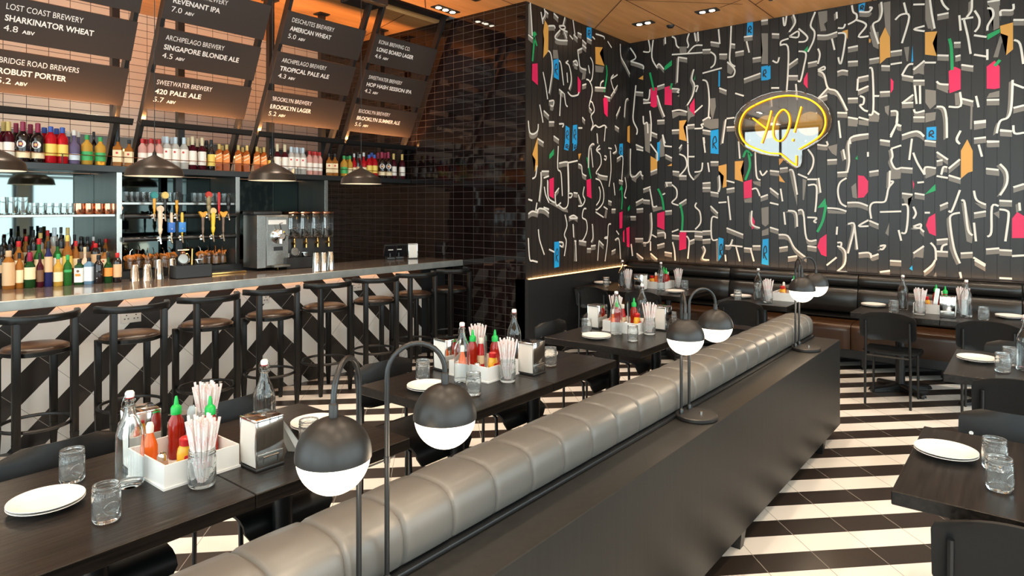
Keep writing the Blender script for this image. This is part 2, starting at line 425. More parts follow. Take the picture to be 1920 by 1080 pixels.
# ------------------------------------------------------------------ neon sign
NX = XM-.07
def nz(px, py): x, y, z = onx(1360+px/6, 150+py/6, NX); return (x, y, z)
t = thing('neon_sign', 'glowing amber neon speech bubble sign reading YO! on the mural', 'neon sign', (XM, 2.35, 2.7))
off = Vector((-XM, -2.35, -2.7))
out = [(105,470),(130,390),(190,310),(280,240),(400,180),(530,140),(700,120),(840,130),(980,170),(1090,230),(1160,320),(1195,440),(1185,520),(1150,600),(1080,665),(1000,720),(930,760),(860,790),(855,920),(835,975),(800,992),(740,960),(680,910),(620,862),(500,850),(400,832),(300,795),(220,755),(160,690),(120,600)]
b = MB(); poly = [nz(*p)[1:] for p in out]
b.prism(poly, lambda u, v, w_: Vector((NX+.015+w_, u, v))+off, .008); b.obj('acrylic_back', M['glass_acrylic'], t, ang=0)
rim = [Vector((NX-.012, *p))+off for p in poly]
b = MB(); b.tube(rim, .005, 6, closed=True); b.obj('acrylic_edge', M['glass_acrylic'], t)
def smooth(P, k=4, closed=False):
    P = [Vector(p) for p in P]; n = len(P); out = []
    if n < 3 and not closed: return P
    for i in range(n if closed else n-1):
        a, b_, c, d = [P[j % n] if closed else P[min(max(j, 0), n-1)] for j in (i-1, i, i+1, i+2)]
        for q in range(k):
            u = q/k; out.append(.5*((2*b_)+(-a+c)*u+(2*a-5*b_+4*c-d)*u*u+(-a+3*b_-3*c+d)*u**3))
    return out if closed else out+[P[-1]]
def neon(pts, name='neon_tube', closed=False, sm=True):
    P = [Vector(nz(*p))+off+Vector((-.01, 0, 0)) for p in pts]
    b = MB(); b.tube(smooth(P, 4, closed) if sm else P, .0085, 8, closed=closed); b.obj(name, M['neon'], t)
neon([(340,280),(430,238),(560,195),(690,176),(820,185),(950,222),(1050,290),(1110,375),(1128,470),(1110,560),(1060,635),(960,705),(830,780)])
neon([(800,850),(800,905),(797,965)], sm=False); neon([(800,962),(740,925),(680,875),(620,828)]); neon([(620,828),(500,822),(380,785),(250,728),(190,660),(160,570),(170,470),(210,380),(270,320),(330,285)])
neon([(310,430),(460,545)], 'neon_letter'); neon([(520,345),(470,540),(410,712)], 'neon_letter')
neon([(665,335),(715,390),(725,480),(690,600),(640,675),(590,685),(545,640),(540,540),(570,420),(620,350)], 'neon_letter', True); neon([(857,300),(775,590)], 'neon_letter'); neon([(764,660),(758,690)], 'neon_letter')
for y, z in ((2.75, 2.82), (1.98, 2.82), (2.75, 2.55), (2.1, 2.5)):
    b = MB(); b.tube([Vector((NX+.02, y, z))+off, Vector((XM, y, z))+off], .008, 8); b.obj('standoff', M['chrome'], t)
for y in (2.6, 2.1): light('neon_glow', 'POINT', (NX-.12, y, 2.72), 3.0, (1, .5, .06), shadow_soft_size=.2)
# ------------------------------------------------------------------ mural: strokes traced in quarter-pixel crops, laid on the two board walls
MUR_O = {'A': (960, 0), 'B': (1440, 0), 'C': (960, 220), 'D': (1440, 220), 'F': (1440, 400)}
MUR_W = {
 'A': '135,20 145,170 150,270|120,260 155,290|215,90 230,180|240,65 245,110 225,150|245,80 270,105|270,195 315,195 320,215|310,100 345,135|395,130 380,190|350,195 390,195 395,215 370,220 350,195|380,225 415,240|360,225 320,275 345,300 415,305|390,240 410,290|455,150 470,260|430,265 455,295|460,260 490,290|490,245 520,260|560,285 595,305|600,275 620,295|625,255 685,275 690,295|525,300 555,330|525,335 555,362|490,378 525,362|715,310 745,358|270,380 290,410 300,520 285,640 275,700|230,540 250,640 265,745|350,455 365,480 380,600 385,640|410,545 415,620|400,470 425,490 440,560 440,620 425,670|400,470 420,455|455,465 480,455 490,490 465,480|490,375 500,450 510,505 555,525|570,490 580,550|585,430 605,480 600,580 580,620|415,690 445,720 490,712 500,690|525,640 555,630|690,720 735,735|620,655 700,660|660,650 665,620 685,605|555,595 580,610 600,680 575,800|350,670 385,700|365,690 355,870|390,700 400,780 415,800|205,785 220,860 230,920|235,830 275,870|275,760 310,755 305,795 285,790|580,760 600,770 615,830 590,870 605,930 590,975|575,805 595,830|525,880 545,905|350,930 385,930 375,955|275,915 315,915|310,1020 350,1050|120,905 130,990 160,1005 190,980 195,930|495,960 525,960|590,980 620,940 650,955 690,940 710,960|770,945 800,965|635,1000 640,1075|700,940 690,1060|745,590 790,560|760,560 740,600 770,700|740,720 790,640|780,870 810,800|810,330 815,420 850,490 885,555|885,360 930,430 890,460|890,460 980,490 985,520|1060,300 1050,430 1090,510|1025,300 1035,385 985,388|1090,495 1105,480 1140,520|1150,280 1152,330|1200,275 1225,290 1235,340 1255,360|1330,250 1315,300 1325,340 1315,360|1370,245 1380,310|1395,240 1400,310|1315,405 1370,345 1430,340|1200,410 1430,395|1255,430 1315,440|1250,425 1240,620|1430,375 1490,372|1490,390 1525,420 1520,480 1490,510|1430,550 1575,510|1490,315 1555,325|1550,220 1560,330|1555,408 1615,408|1645,195 1640,330 1635,460 1675,500|1645,330 1675,335|1615,465 1670,520 1660,570 1615,580|1740,595 1865,550|1805,440 1870,430|1675,395 1740,382|1760,310 1780,395|1740,278 1805,270|1870,158 1920,150|1555,660 1610,682|1675,700 1740,720|1430,600 1465,620 1480,740 1475,880|1430,905 1475,880 1490,890|1365,520 1350,590 1370,640 1355,720 1315,790|1370,650 1395,645 1380,690|1370,845 1430,790|1315,840 1255,825 1200,835|1200,665 1255,670 1240,690 1255,695|1090,650 1145,632|985,745 1025,745 1035,670|985,775 1040,770|1090,715 1115,800 1145,875|1035,830 1045,930 1040,1060|930,640 915,800 910,900 940,970 935,1010|930,690 985,695|870,740 850,760 840,880|985,870 990,930 1015,920 1020,1000|1090,905 1145,902|1200,978 1255,975|1315,940 1370,935|1310,945 1320,1075|1370,965 1430,960 1420,935 1440,930|1430,975 1490,985|1040,990 1090,1010|1130,1010 1150,1075|1440,1030 1445,1075|1610,890 1670,882|1605,895 1580,1075|1610,955 1670,952',
 'B': '30,255 85,258|115,130 120,185 130,185 140,110|190,110 205,170 160,240|160,275 225,235 225,280 160,275|230,215 295,275 280,310 230,315|355,90 320,190 350,240 340,310 300,390|370,265 445,265 520,240|525,210 565,210 580,180|525,250 580,255 575,340 550,470 535,465 528,430|480,290 500,375|515,90 518,140|630,40 640,90 665,110 660,150 600,185|660,150 720,170 735,200 680,275 755,272|685,88 755,90 780,60 760,55|850,15 855,90 835,150 790,180 800,240 830,330|1020,20 1040,100|955,150 1000,110 1060,125 1005,325|1090,35 1175,33|1215,0 1230,110 1250,215|1300,0 1320,40 1355,75|1270,115 1355,98|1175,195 1095,220 1175,235|920,390 1005,378|600,360 675,345|600,465 675,460|760,448 835,435|850,495 915,497|920,483 1005,470|1270,415 1355,418|1405,425 1445,415|1395,322 1445,320|1435,115 1445,230|1450,145 1540,130|1470,150 1500,280 1520,405|1530,0 1525,80 1490,130|1550,80 1585,140 1580,200 1550,240|1545,265 1640,278|1645,62 1680,70 1690,120 1650,190 1645,230|1645,15 1740,0|1745,120 1750,80 1835,75 1840,30|1840,150 1920,150|1545,410 1640,425|1450,487 1540,500|1845,300 1890,330 1915,480|1645,370 1645,450|375,365 390,410 375,480|300,475 370,460|375,525 420,500 425,520 378,530|375,530 420,560 450,660 520,690 595,830|450,660 375,740|375,740 445,715|95,340 100,310 155,290|90,340 150,350 150,550 140,690|230,385 285,400 270,500 245,605 225,605|155,490 225,440|155,570 225,570|25,660 85,660|35,455 70,470 85,430|520,540 560,528 600,535|210,630 220,750|675,585 755,568|670,680 675,590|675,680 755,645|600,740 675,738|690,720 720,735 715,780 690,790 720,825 750,835|760,510 785,540 790,830 755,860|790,830 835,860|790,720 835,720|840,692 915,688|1090,525 1175,455|1090,605 1175,605|1175,470 1260,470|1005,565 1050,490 1090,480|1005,565 1090,580|1005,775 1090,710|1005,775 1090,770|1100,640 1115,780|1140,640 1142,780|1095,820 1110,845 1175,830|1090,880 1175,880|1265,610 1290,630 1355,635|1440,690 1445,795 1355,800|1265,800 1320,810 1340,900 1342,1035|1450,740 1540,762|1560,720 1580,805|1640,750 1735,748|1835,600 1825,800 1800,880 1740,910 1715,1000|1840,630 1920,660|1840,810 1920,790|1545,915 1635,905|1740,975 1830,985|1545,1040 1635,1030|1840,940 1850,1000 1920,995|1645,1065 1735,1062|920,835 970,840 965,930 1000,945|965,930 920,1030|1005,1015 1120,985 1170,1025|1080,1040 1075,1080|840,1050 915,1060|1175,1055 1260,1065|600,880 675,893|680,880 755,900|520,845 595,848|530,905 545,1035|620,1080 625,1030 755,1005|1445,980 1415,1040 1430,1070|25,740 30,800|210,700 220,750',
 'C': '190,160 235,190|345,215 340,380 365,420 375,590|350,345 410,335 420,370 425,560|415,350 420,570 415,660 385,685 345,655|420,340 490,325|495,350 520,365 525,420 555,440|570,380 575,240 600,200 615,205|590,230 605,375|655,210 630,245 660,280 665,350 630,410 635,425|630,250 660,235|640,420 660,435 715,445|690,290 705,295 700,320 688,310|735,250 740,400 725,520|720,230 745,235|770,205 780,250 755,270|815,290 830,310 820,480|785,310 815,290|890,235 890,430 930,440|930,440 965,405 970,430 985,440|625,460 660,480 685,560 680,640 640,690 625,690|650,520 660,560 655,620 630,660|220,405 275,405|215,410 215,500 200,630|235,455 275,440|185,360 175,440 150,460|240,520 250,580 275,640|265,470 270,600 320,640|320,570 350,530|320,575 330,660 365,640|425,570 450,575 440,600 425,600|460,565 490,570|495,580 520,650|540,520 530,580 545,620 525,660 495,665|120,615 150,625|120,725 150,705 190,715|185,690 190,715 200,685 240,690 275,720|235,675 275,690|185,640 175,700|425,750 460,735 490,755|430,757 490,757|555,685 535,690 525,750 555,775 560,850 530,920 500,925|500,925 555,935|600,800 605,900 590,935|625,710 685,750|685,670 715,690|720,625 745,635|745,690 775,690|770,585 760,490|740,800 720,810 715,900 690,905|690,905 715,910 695,1080|455,800 460,900|395,730 410,810 390,880 405,930 390,1040|195,840 205,920 240,1030|120,905 130,1060 155,1075 190,1085|350,935 380,940 375,970 355,960|475,925 480,1080|465,925 480,930|560,985 590,985|590,965 625,960|650,925 640,1075|650,925 685,960|745,1005 775,990|770,920 800,915 810,1060|275,990 315,1010|780,850 800,880|845,450 855,520 840,590 855,605|800,470 830,480|985,230 930,205|935,240 985,250|1040,200 1090,270|1090,265 1090,330|1040,410 1090,390|985,540 1040,520|1035,535 1050,620 1060,670 1090,665|985,620 1035,625|930,640 985,610|935,690 985,685|880,745 930,745|1045,715 1050,830 1030,930 985,940|1050,880 1085,900|925,910 985,910|1040,930 1040,1000|1150,280 1200,305|1145,215 1200,220|1130,130 1145,215|1255,275 1300,300 1310,370 1255,440|1255,235 1275,205|1320,200 1325,400 1365,470|1320,295 1370,295|1430,340 1420,400 1370,410|1255,440 1310,440|1205,405 1255,410|1435,150 1450,265|1470,340 1480,410|1430,495 1490,490|1430,530 1490,530|1490,335 1550,335|1490,560 1550,570|1555,435 1560,520 1550,560|1610,475 1670,490|1610,540 1670,530|1150,490 1200,490|1160,490 1165,520|1150,570 1130,580|1200,505 1235,540 1235,600 1200,640 1250,660|1255,650 1310,615|1150,705 1200,700|1385,640 1375,670 1410,710 1415,790 1375,840|1200,860 1250,840|1260,855 1370,855|1200,885 1255,890|1310,890 1330,930 1320,1060|1330,930 1370,915|1370,855 1430,860|1370,890 1430,895|1430,855 1490,852|1430,920 1490,915|1545,755 1500,755 1500,910 1545,915|1490,665 1545,720|1550,640 1610,635|1620,590 1640,770|1610,830 1735,880|1655,915 1635,960 1600,960|1640,960 1730,970|1680,965 1710,1080|1740,980 1800,985|1800,700 1800,800 1860,830|1805,965 1865,965|1860,400 1880,435 1915,400|1800,540 1835,535 1860,590|1865,600 1920,580|1825,260 1835,440 1865,470|1700,180 1710,310|1205,935 1220,1000 1225,1075|1435,965 1450,1000 1430,1060 1480,1070|1090,960 1145,945|1145,1010 1200,1020|935,1020 985,1060|1040,1020 1090,1065|895,950 905,1040|1600,1030 1605,1080|1790,985 1815,1080|1090,870 1145,865 1150,910',
 'D': '970,0 965,50 920,135|965,50 1000,65|1005,135 1110,105 1170,140|840,172 915,183|1340,0 1342,155|1445,100 1415,170 1440,200|1545,45 1635,35|1545,160 1635,150|1640,180 1735,182|1740,100 1830,105|1840,60 1850,120 1920,115|595,415 610,330 615,160 755,125|520,415 595,410|370,205 445,212 440,180|445,322 518,318|565,240 580,315|300,240 340,300 335,370 300,430|15,400 85,408|90,385 150,378|160,395 190,410 220,580|225,425 295,455|295,465 370,465|300,510 360,510 365,600 355,710|380,455 395,565|15,530 80,580|15,640 80,655|95,535 110,630|150,700 210,715 220,820|225,700 265,710 290,910 365,920|120,710 130,805|295,750 365,755 345,780 365,790|295,965 365,975|15,825 80,845|80,880 150,890 200,980 290,1055|85,980 150,970|150,1050 220,1040|445,680 520,685 590,705|590,455 540,490 525,560 545,640 590,670|595,640 680,640 750,665|760,410 830,400|750,260 750,295|755,770 680,815 755,815|775,760 765,680 790,640 870,635 890,600 905,530 940,485 920,480|915,400 910,520|760,775 830,805|840,710 1000,705|925,235 1000,210|925,235 935,290 925,330 955,385 1000,378|1000,378 1085,385|1080,160 1060,320|1090,265 1120,340 1175,430|1175,430 1180,375 1260,382|1265,260 1350,318|1265,330 1310,320|1355,385 1440,315|1355,435 1445,462|1265,440 1350,455|1300,430 1315,375 1345,375|1005,570 1085,580|1100,570 1175,582|1120,490 1170,485|1005,655 1045,660 1050,740 1035,860 1000,865|1090,670 1110,720 1090,760|1090,820 1145,800 1140,830 1090,825|1140,830 1170,860|1175,715 1215,715|980,845 1000,925|600,800 650,810 600,1020|650,815 670,990|680,1020 755,1015 780,1040 830,1025|770,1020 775,1055|840,965 880,960 860,990 840,985|1090,1020 1170,965|1220,940 1255,985 1260,1070|1265,920 1350,912|1265,1005 1350,1010|1300,1005 1310,965 1345,950|1290,665 1350,640|1440,545 1380,700 1355,700|1440,715 1380,730 1365,780 1395,980 1440,1095|1450,625 1475,640 1500,840 1535,885|1545,550 1565,620 1635,655|1545,720 1635,705|1735,625 1830,630|1645,895 1675,860 1680,670 1730,665|1735,690 1790,700 1805,740 1780,930|1545,790 1560,930|1635,990 1735,982|1735,995 1830,1000|1445,1020 1535,1015|1540,1050 1630,1105|1740,350 1790,410 1790,500 1740,585|1635,385 1730,395|1580,205 1605,295|1840,525 1920,500|1885,640 1890,700|1830,1040 1920,1035|520,820 515,880|520,940 550,940 545,970 520,965|545,970 580,1010 575,1100 520,1155|440,1110 515,1050',
 'F': '520,435 595,440|840,440 915,430|915,355 1000,360|1170,440 1230,390 1255,350|1735,485 1830,490|1440,440 1450,490|1550,350 1630,395',
}
MUR_P = {
 'o': 'A245,150 232,240 240,300 232,435 270,385 272,200|A622,352 680,355 655,400 692,495 625,480|A950,590 985,565 985,600|A1255,905 1312,900 1285,950 1312,1040 1312,1060 1255,1045|A865,950 885,940 888,1075 862,1060|B838,290 878,205 915,280 918,430 890,435 840,480|B1178,242 1270,235 1235,325 1265,360 1265,420 1178,410|B1740,195 1838,168 1838,370 1785,415 1800,270 1745,250|B555,235 600,222 598,295 580,255|B758,290 772,295 768,320 758,320|C150,280 190,150 192,370 168,410 175,320|C1040,290 1090,320 1090,390 1040,410|C1165,365 1200,345 1200,365|C1550,365 1610,350 1610,520 1580,530 1590,440 1550,400|C1672,330 1738,325 1715,395 1738,430 1735,485 1672,465|C495,275 517,270 500,320|D1447,250 1495,165 1535,250 1535,405 1500,415 1447,460|D82,310 125,310 85,360|D85,430 130,490 85,480',
 'b': 'A558,205 595,200 595,290 558,290|A308,450 348,440 350,600 312,580|A1550,530 1562,535 1560,650 1548,650|A1765,170 1808,165 1808,265 1760,275|A1870,500 1920,490 1920,600 1870,605|A400,940 430,960 428,1075 395,1075|A455,940 487,935 487,1075 450,1075|A1490,980 1550,970 1550,1155 1490,1150|B680,35 730,20 720,85 680,90|B1190,955 1262,950 1262,1050 1188,1048|B0,500 20,490 20,590 0,600|B1085,340 1090,460 1075,470|C805,200 830,195 830,310 800,270|C1090,190 1112,180 1105,320 1090,330|C1550,900 1588,910 1580,1030 1548,1080|C315,935 355,930 352,1120 315,1130|C1880,915 1925,910 1925,1110 1872,1100|C395,190 430,190 420,250 388,240|C458,190 487,190 480,235 455,255|F1060,415 1082,390 1085,430',
 'm': 'A150,480 190,475 192,640 148,600|A490,570 515,610 510,690 492,715|A682,740 705,725 718,760 715,880 690,850|A1040,660 1090,655 1088,800 1065,808 1040,795|A1145,655 1200,640 1200,790 1145,785|A1370,735 1372,865 1335,830 1335,790|B298,540 298,665 268,630 270,590|B920,585 942,610 940,670 920,700|B1355,535 1400,500 1445,520 1445,670 1360,700|B1640,500 1700,455 1738,500 1738,660 1700,668 1640,665|C278,465 312,450 312,610 280,590|C557,470 590,460 595,610 560,590|C803,715 828,705 825,830 805,835|C1090,720 1145,705 1145,845 1090,820|C1738,485 1800,465 1800,600 1740,610|C1255,865 1308,850 1308,985 1255,998|C855,830 880,820 880,975 860,970|C1800,735 1822,780 1815,830 1800,840|C830,860 842,840 842,940 830,930|D675,435 720,440 752,480 750,560 720,600 675,605|D1085,470 1098,500 1090,540|D1255,720 1260,890 1210,870 1185,810 1205,750|D440,875 440,1045 400,1030 370,970 390,910|D1830,760 1870,710 1920,740 1920,905 1830,905',
 'n': 'A1200,450 1200,490 1145,530 1145,500|A1375,560 1365,600 1375,600|B260,390 300,345 300,390|B1645,260 1740,215 1740,245 1645,300|C278,280 312,235 312,280 278,315|C865,680 885,655 885,690 868,705|C800,550 820,505 830,540|D655,310 672,285 672,320|D1175,580 1255,500 1258,550|D370,680 430,605 440,670|A150,245 170,235 185,260 160,280',
 'l': 'A160,240 165,290 152,460|A165,280 185,345|A705,490 710,560 690,690|A1035,545 1065,680|A1200,625 1190,670|B1360,290 1375,360 1382,525|B1740,450 1700,495|C560,300 590,460|C1095,535 1125,600 1140,695|C1260,640 1280,740 1275,855|C1750,470 1785,370 1775,270|C1735,300 1760,250 1800,290|C820,530 825,600 820,690|D370,860 410,780 435,660',
 'g': 'A122,30 140,30 150,270 120,250|A305,375 340,375 348,440 308,440|A622,490 690,500 680,545 625,540|A1480,740 1525,735 1530,800 1505,900 1490,850|A1430,900 1550,890 1550,960 1490,970 1435,945|A1870,250 1920,250 1920,480 1870,480 1880,380|A1255,350 1310,350 1310,400 1260,400|A1555,410 1612,410 1605,450 1555,445|A1615,465 1670,515 1645,560 1615,545|A1315,790 1372,870 1340,880 1320,920|A1200,840 1310,840 1310,870 1255,865 1205,890|A535,510 555,510 548,590 520,600|A990,920 1040,930 1035,1150 1000,1130|B865,20 918,10 918,280 880,210|B1180,0 1215,0 1245,215 1200,215 1180,150|B1645,30 1735,20 1735,210 1690,230 1690,90|B375,90 445,80 445,160 420,180 440,230 395,235|B760,240 830,240 830,370 790,350|B1180,670 1260,680 1260,780 1215,820 1180,770|B1180,850 1260,840 1255,900 1180,920|B1020,355 1060,350 1050,460 1040,460|B1090,500 1170,490 1170,560 1130,550 1090,560|B1400,700 1440,695 1440,790 1405,790|B1660,700 1735,680 1735,730 1640,735|B1545,925 1635,915 1635,960 1545,975|B600,890 670,900 670,950 600,945|B680,900 755,905 755,945 680,935|B760,850 835,865 830,915 755,910|B1450,750 1535,775 1530,970 1515,970 1520,790 1450,780|B1265,640 1350,640 1350,700 1265,665|B875,800 910,790 905,870 880,840|B1740,270 1785,280 1750,330 1725,430 1690,430|C270,640 320,640 355,670 415,690 420,715 380,705 340,680|C425,760 490,757 485,770 440,770|C700,690 715,700 705,760 690,750|C1105,180 1140,130 1145,290 1110,300|C890,420 935,450 930,490 900,470|C1205,410 1255,420 1310,440 1255,450 1205,435|C1320,420 1365,470 1370,440 1420,410 1400,440 1370,470|C1430,500 1490,500 1490,525 1430,525|C1040,630 1060,670 1125,670 1130,690 1060,710|C1090,840 1145,850 1140,880 1090,870|C1610,840 1735,885 1735,910 1615,865|C1870,680 1925,670 1925,800 1900,820 1875,800|C1875,850 1925,830 1925,880 1875,890|C1740,615 1800,600 1800,640 1745,640|C1805,480 1865,480 1865,520 1815,500|C985,940 1010,940 1005,970 988,970|C935,1030 985,1065 980,1080 950,1070|C1370,860 1430,865 1430,890 1370,885|C1430,860 1490,860 1490,885 1430,885|C1145,1015 1200,1025 1200,1045 1150,1040|C468,925 476,1080 462,1080|C1530,925 1550,925 1545,1080 1535,1080|D445,220 520,200 515,290 480,270|D920,390 1000,390 995,460 920,465|D1180,385 1260,390 1255,430 1180,460|D625,520 660,490 670,610 635,600|D755,410 800,420 770,450|D160,400 190,420 220,590 220,670 180,500|D260,460 290,470 270,620 260,620|D445,690 590,710 580,725 450,720|D1545,50 1635,40 1635,80 1550,90|D1640,390 1735,400 1735,440 1640,430|D1735,635 1830,640 1820,670 1740,670|D1450,640 1480,640 1535,890 1530,945 1490,930|D1365,790 1395,990 1430,1090 1390,1060 1360,980|D1005,575 1085,590 1050,610 1050,690 1025,640|D880,870 910,790 905,890|D1090,1030 1170,980 1165,1055 1095,1045|D655,830 670,1000 650,990|D680,1030 755,1025 740,1050 680,1045|D1550,640 1640,660 1635,690 1600,680|D1690,720 1735,700 1735,760|F1235,480 1260,440 1265,470 1255,490|F835,448 915,438 910,465 835,465',
}

def mur_pts(k, txt):
    ox, oy = MUR_O[k]; P = [tuple(map(float, q.split(','))) for q in txt.split()]
    P = [(ox+x/4, oy+y/4) for x, y in P]
    left = sum(x for x, _ in P)/len(P) < 1181
    out = []
    for x, y in P:
        if left: X, Y, Z = ony(min(x, 1180.5), y, YM); out.append((max(X, XT+.01), Z))
        else: X, Y, Z = onx(max(x, 1181.5), y, XM); out.append((min(Y, YM-.005), Z))
    return left, [(a, min(max(z, .94), ZC-.002)) for a, z in out]
MUR = {True: MB(), False: MB()}
def mur_put(left, u, v, off): return Vector((u, YM-off, v)) if left else Vector((XM-off, u, v))
def mur_poly(left, P, mi, off):
    b = bmesh.new(); b.faces.new([b.verts.new(mur_put(left, u, v, off)) for u, v in P]); bmesh.ops.triangulate(b, faces=b.faces)
    MUR[left]._app(b, mi)
def mur_line(left, P, mi, off, wd):
    Q = [(p.x, p.y) for p in smooth([(u, v, 0) for u, v in P], 4)]
    n = len(Q); L = []
    for i in range(n):
        a, c = Q[max(i-1, 0)], Q[min(i+1, n-1)]; d = Vector((c[0]-a[0], c[1]-a[1]))
        d = d.normalized() if d.length > 1e-6 else Vector((1, 0)); L.append((Q[i], Vector((-d.y, d.x))*wd/2))
    V = [[MUR[left].bm.verts.new(mur_put(left, q[0]+s*m.x, q[1]+s*m.y, off)) for s in (-1, 1)] for q, m in L]
    for A, B in zip(V, V[1:]): MUR[left].bm.faces.new((A[0], B[0], B[1], A[1])).material_index = mi
_k = 0
for k, txt in MUR_W.items():
    for t_ in txt.split('|'):
        left, P = mur_pts(k, t_); _k += 1
        mur_line(left, P, 0, .0042+(_k % 50)*2e-5, .0195)
        hz = abs(P[0][0]-P[-1][0]) > .6*abs(P[0][1]-P[-1][1])
        if hz and _k % 5 < 3 or _k % 4 == 0:      # grey thickness below or beside the stroke
            d = (0, -.055) if hz else (-.032 if _k % 2 else .03, -.02)
            Q = [(p.x, p.y) for p in smooth([(u, v, 0) for u, v in P], 3)]
            V = [[MUR[left].bm.verts.new(mur_put(left, max(min(q[0]+d[0]*s, XM-.01 if left else YM-.01), XT+.01 if left else -9), max(q[1]+d[1]*s, .94), .0016+(_k % 50)*1e-5)) for s in (0, 1)] for q in Q]
            for A, B in zip(V, V[1:]): MUR[left].bm.faces.new((A[0], B[0], B[1], A[1])).material_index = 1
for c_, (mi, off) in dict(g=(1, .0026), b=(2, .0034), o=(3, .0034), m=(4, .0034), n=(5, .0037)).items():
    for t_ in MUR_P[c_].split('|'):
        left, P = mur_pts(t_[0], t_[1:]); _k += 1; mur_poly(left, P, mi, off+(_k % 50)*6e-6)
for t_ in MUR_P['l'].split('|'):
    left, P = mur_pts(t_[0], t_[1:]); mur_line(left, P, 5, .0038, .028)
for _i in range(150):                              # the pattern runs on over the part of the wall beside the frame
    u, v = rnd.uniform(YF+.3, .02), rnd.uniform(1.05, ZC-.3)
    mur_line(False, [(u, v), (u+rnd.uniform(-.1, .1), v+rnd.uniform(-.1, .1)), (u+rnd.uniform(-.1, .1), v+rnd.uniform(.05, .35))], 0, .0042+_i*1.2e-5, .0195)
for t_ in MUR_P['b'].split('|'):                   # black squiggles on the blue shapes
    left, P = mur_pts(t_[0], t_[1:]); u0, u1 = min(p[0] for p in P), max(p[0] for p in P); v0, v1 = min(p[1] for p in P), max(p[1] for p in P)
    if u1-u0 < .05: continue
    f = lambda a, c: (u0+(u1-u0)*(a if left else 1-a), v0+(v1-v0)*c)
    mur_line(left, [f(.3, .25), f(.32, .6), f(.6, .72), f(.72, .5), f(.4, .42), f(.75, .2)], 6, .0040, .014)
for left, par in ((True, wl), (False, wr)):
    MUR[left].obj('mural_paint', [M[k] for k in ('mural_white', 'mural_grey', 'mural_blue', 'mural_orange', 'mural_red', 'mural_green', 'plastic_black')], par, ang=0, fix=False)
# ------------------------------------------------------------------ banquette divider with ledge
BX0, BX1, BYF = -.35, 5.39, 1.145
t = thing('banquette_divider', 'long taupe channel-tufted banquette back on a charcoal wood ledge cabinet', 'banquette', (0, 0, 0))
b = MB(); b.box(BX0, BX1, BYF, 1.50, .085, .726, .003, seg=1); b.obj('ledge_cabinet', M['wood_cab'], t, ang=30)
b = MB(); b.box(BX0, BX1-.01, 1.322, 1.36, .727, .742, .004); b.obj('trim_rail', M['metal_black'], t)
for x in (.1, 1.7, 3.312, 4.939):
    b = MB(); b.lathe([(.0, .0), (.034, .0), (.050, .088), (0, .088)], (x, 1.182, 0), 4, a0=R(45)); b.obj('foot', M['metal_black'], t, ang=0)
    b = MB(); b.lathe([(.0, .0), (.018, .0), (.032, .088), (0, .088)], (x, 1.90, 0), 4, a0=R(45)); b.obj('foot', M['metal_black'], t, ang=0)
PR = [(1.372,.742),(1.348,.744),(1.334,.757),(1.328,.79),(1.328,.825),(1.335,.858),(1.352,.880),(1.382,.893),(1.43,.898),(1.48,.897),(1.525,.888),(1.553,.866),(1.566,.83),(1.568,.75),(1.568,.62),(1.568,.47)]
SP, X0 = .193, 1.589-.193*9
xs = [BX0]
for k in range(-2, 31):
    for q in (0, .004, .008, .014, .03, .06, .0965, .133, .163, .179, .185, .189):
        x = X0+k*SP+q
        if BX0 < x < BX1-.001: xs.append(x)
xs += [BX1-v for v in (.04, .03, .02, .012, .006)]; xs.sort()
xs.append(BX1)
rows = []
for x in xs:
    f = ((x-X0)/SP) % 1.0; dd = min(f, 1-f)*SP
    e = min(1.0, max(0, BX1-x)/.03)
    ins = .010*math.exp(-(dd/.006)**2) - .0025*math.sin(math.pi*f)
    if x > BX1-.04: ins = .0+.018*(1-min(1, (BX1-x)/.035))**2
    r = []
    for i, (y, z) in enumerate(PR):
        cy, cz = 1.45, .76; k = 1 if 1 < i < 14 else .15
        v = Vector((y-cy, max(z-cz, 0) if z > cz else 0)); L = v.length or 1
        r.append((x, y-v.x/L*ins*k, z-v.y/L*ins*k))
    rows.append(r)
b = MB(); V = b.grid(rows)
for k in (0, -1):
    b.bm.faces.new(V[k] if k else V[k][::-1])
b.obj('tufted_back', M['leather_grey'], t, ang=60)
b = MB(); b.box(BX0, BX1-.02, 1.57, 2.03, .10, .34, .004); b.obj('seat_base', M['wood_cab'], t, ang=30)
b = MB()
for i in range(8): b.box(BX0+i*.716, BX0+(i+1)*.716-.006, 1.57, 2.05, .342, .46, .03, seg=3)
b.obj('seat_cushion', M['leather_grey'], t)

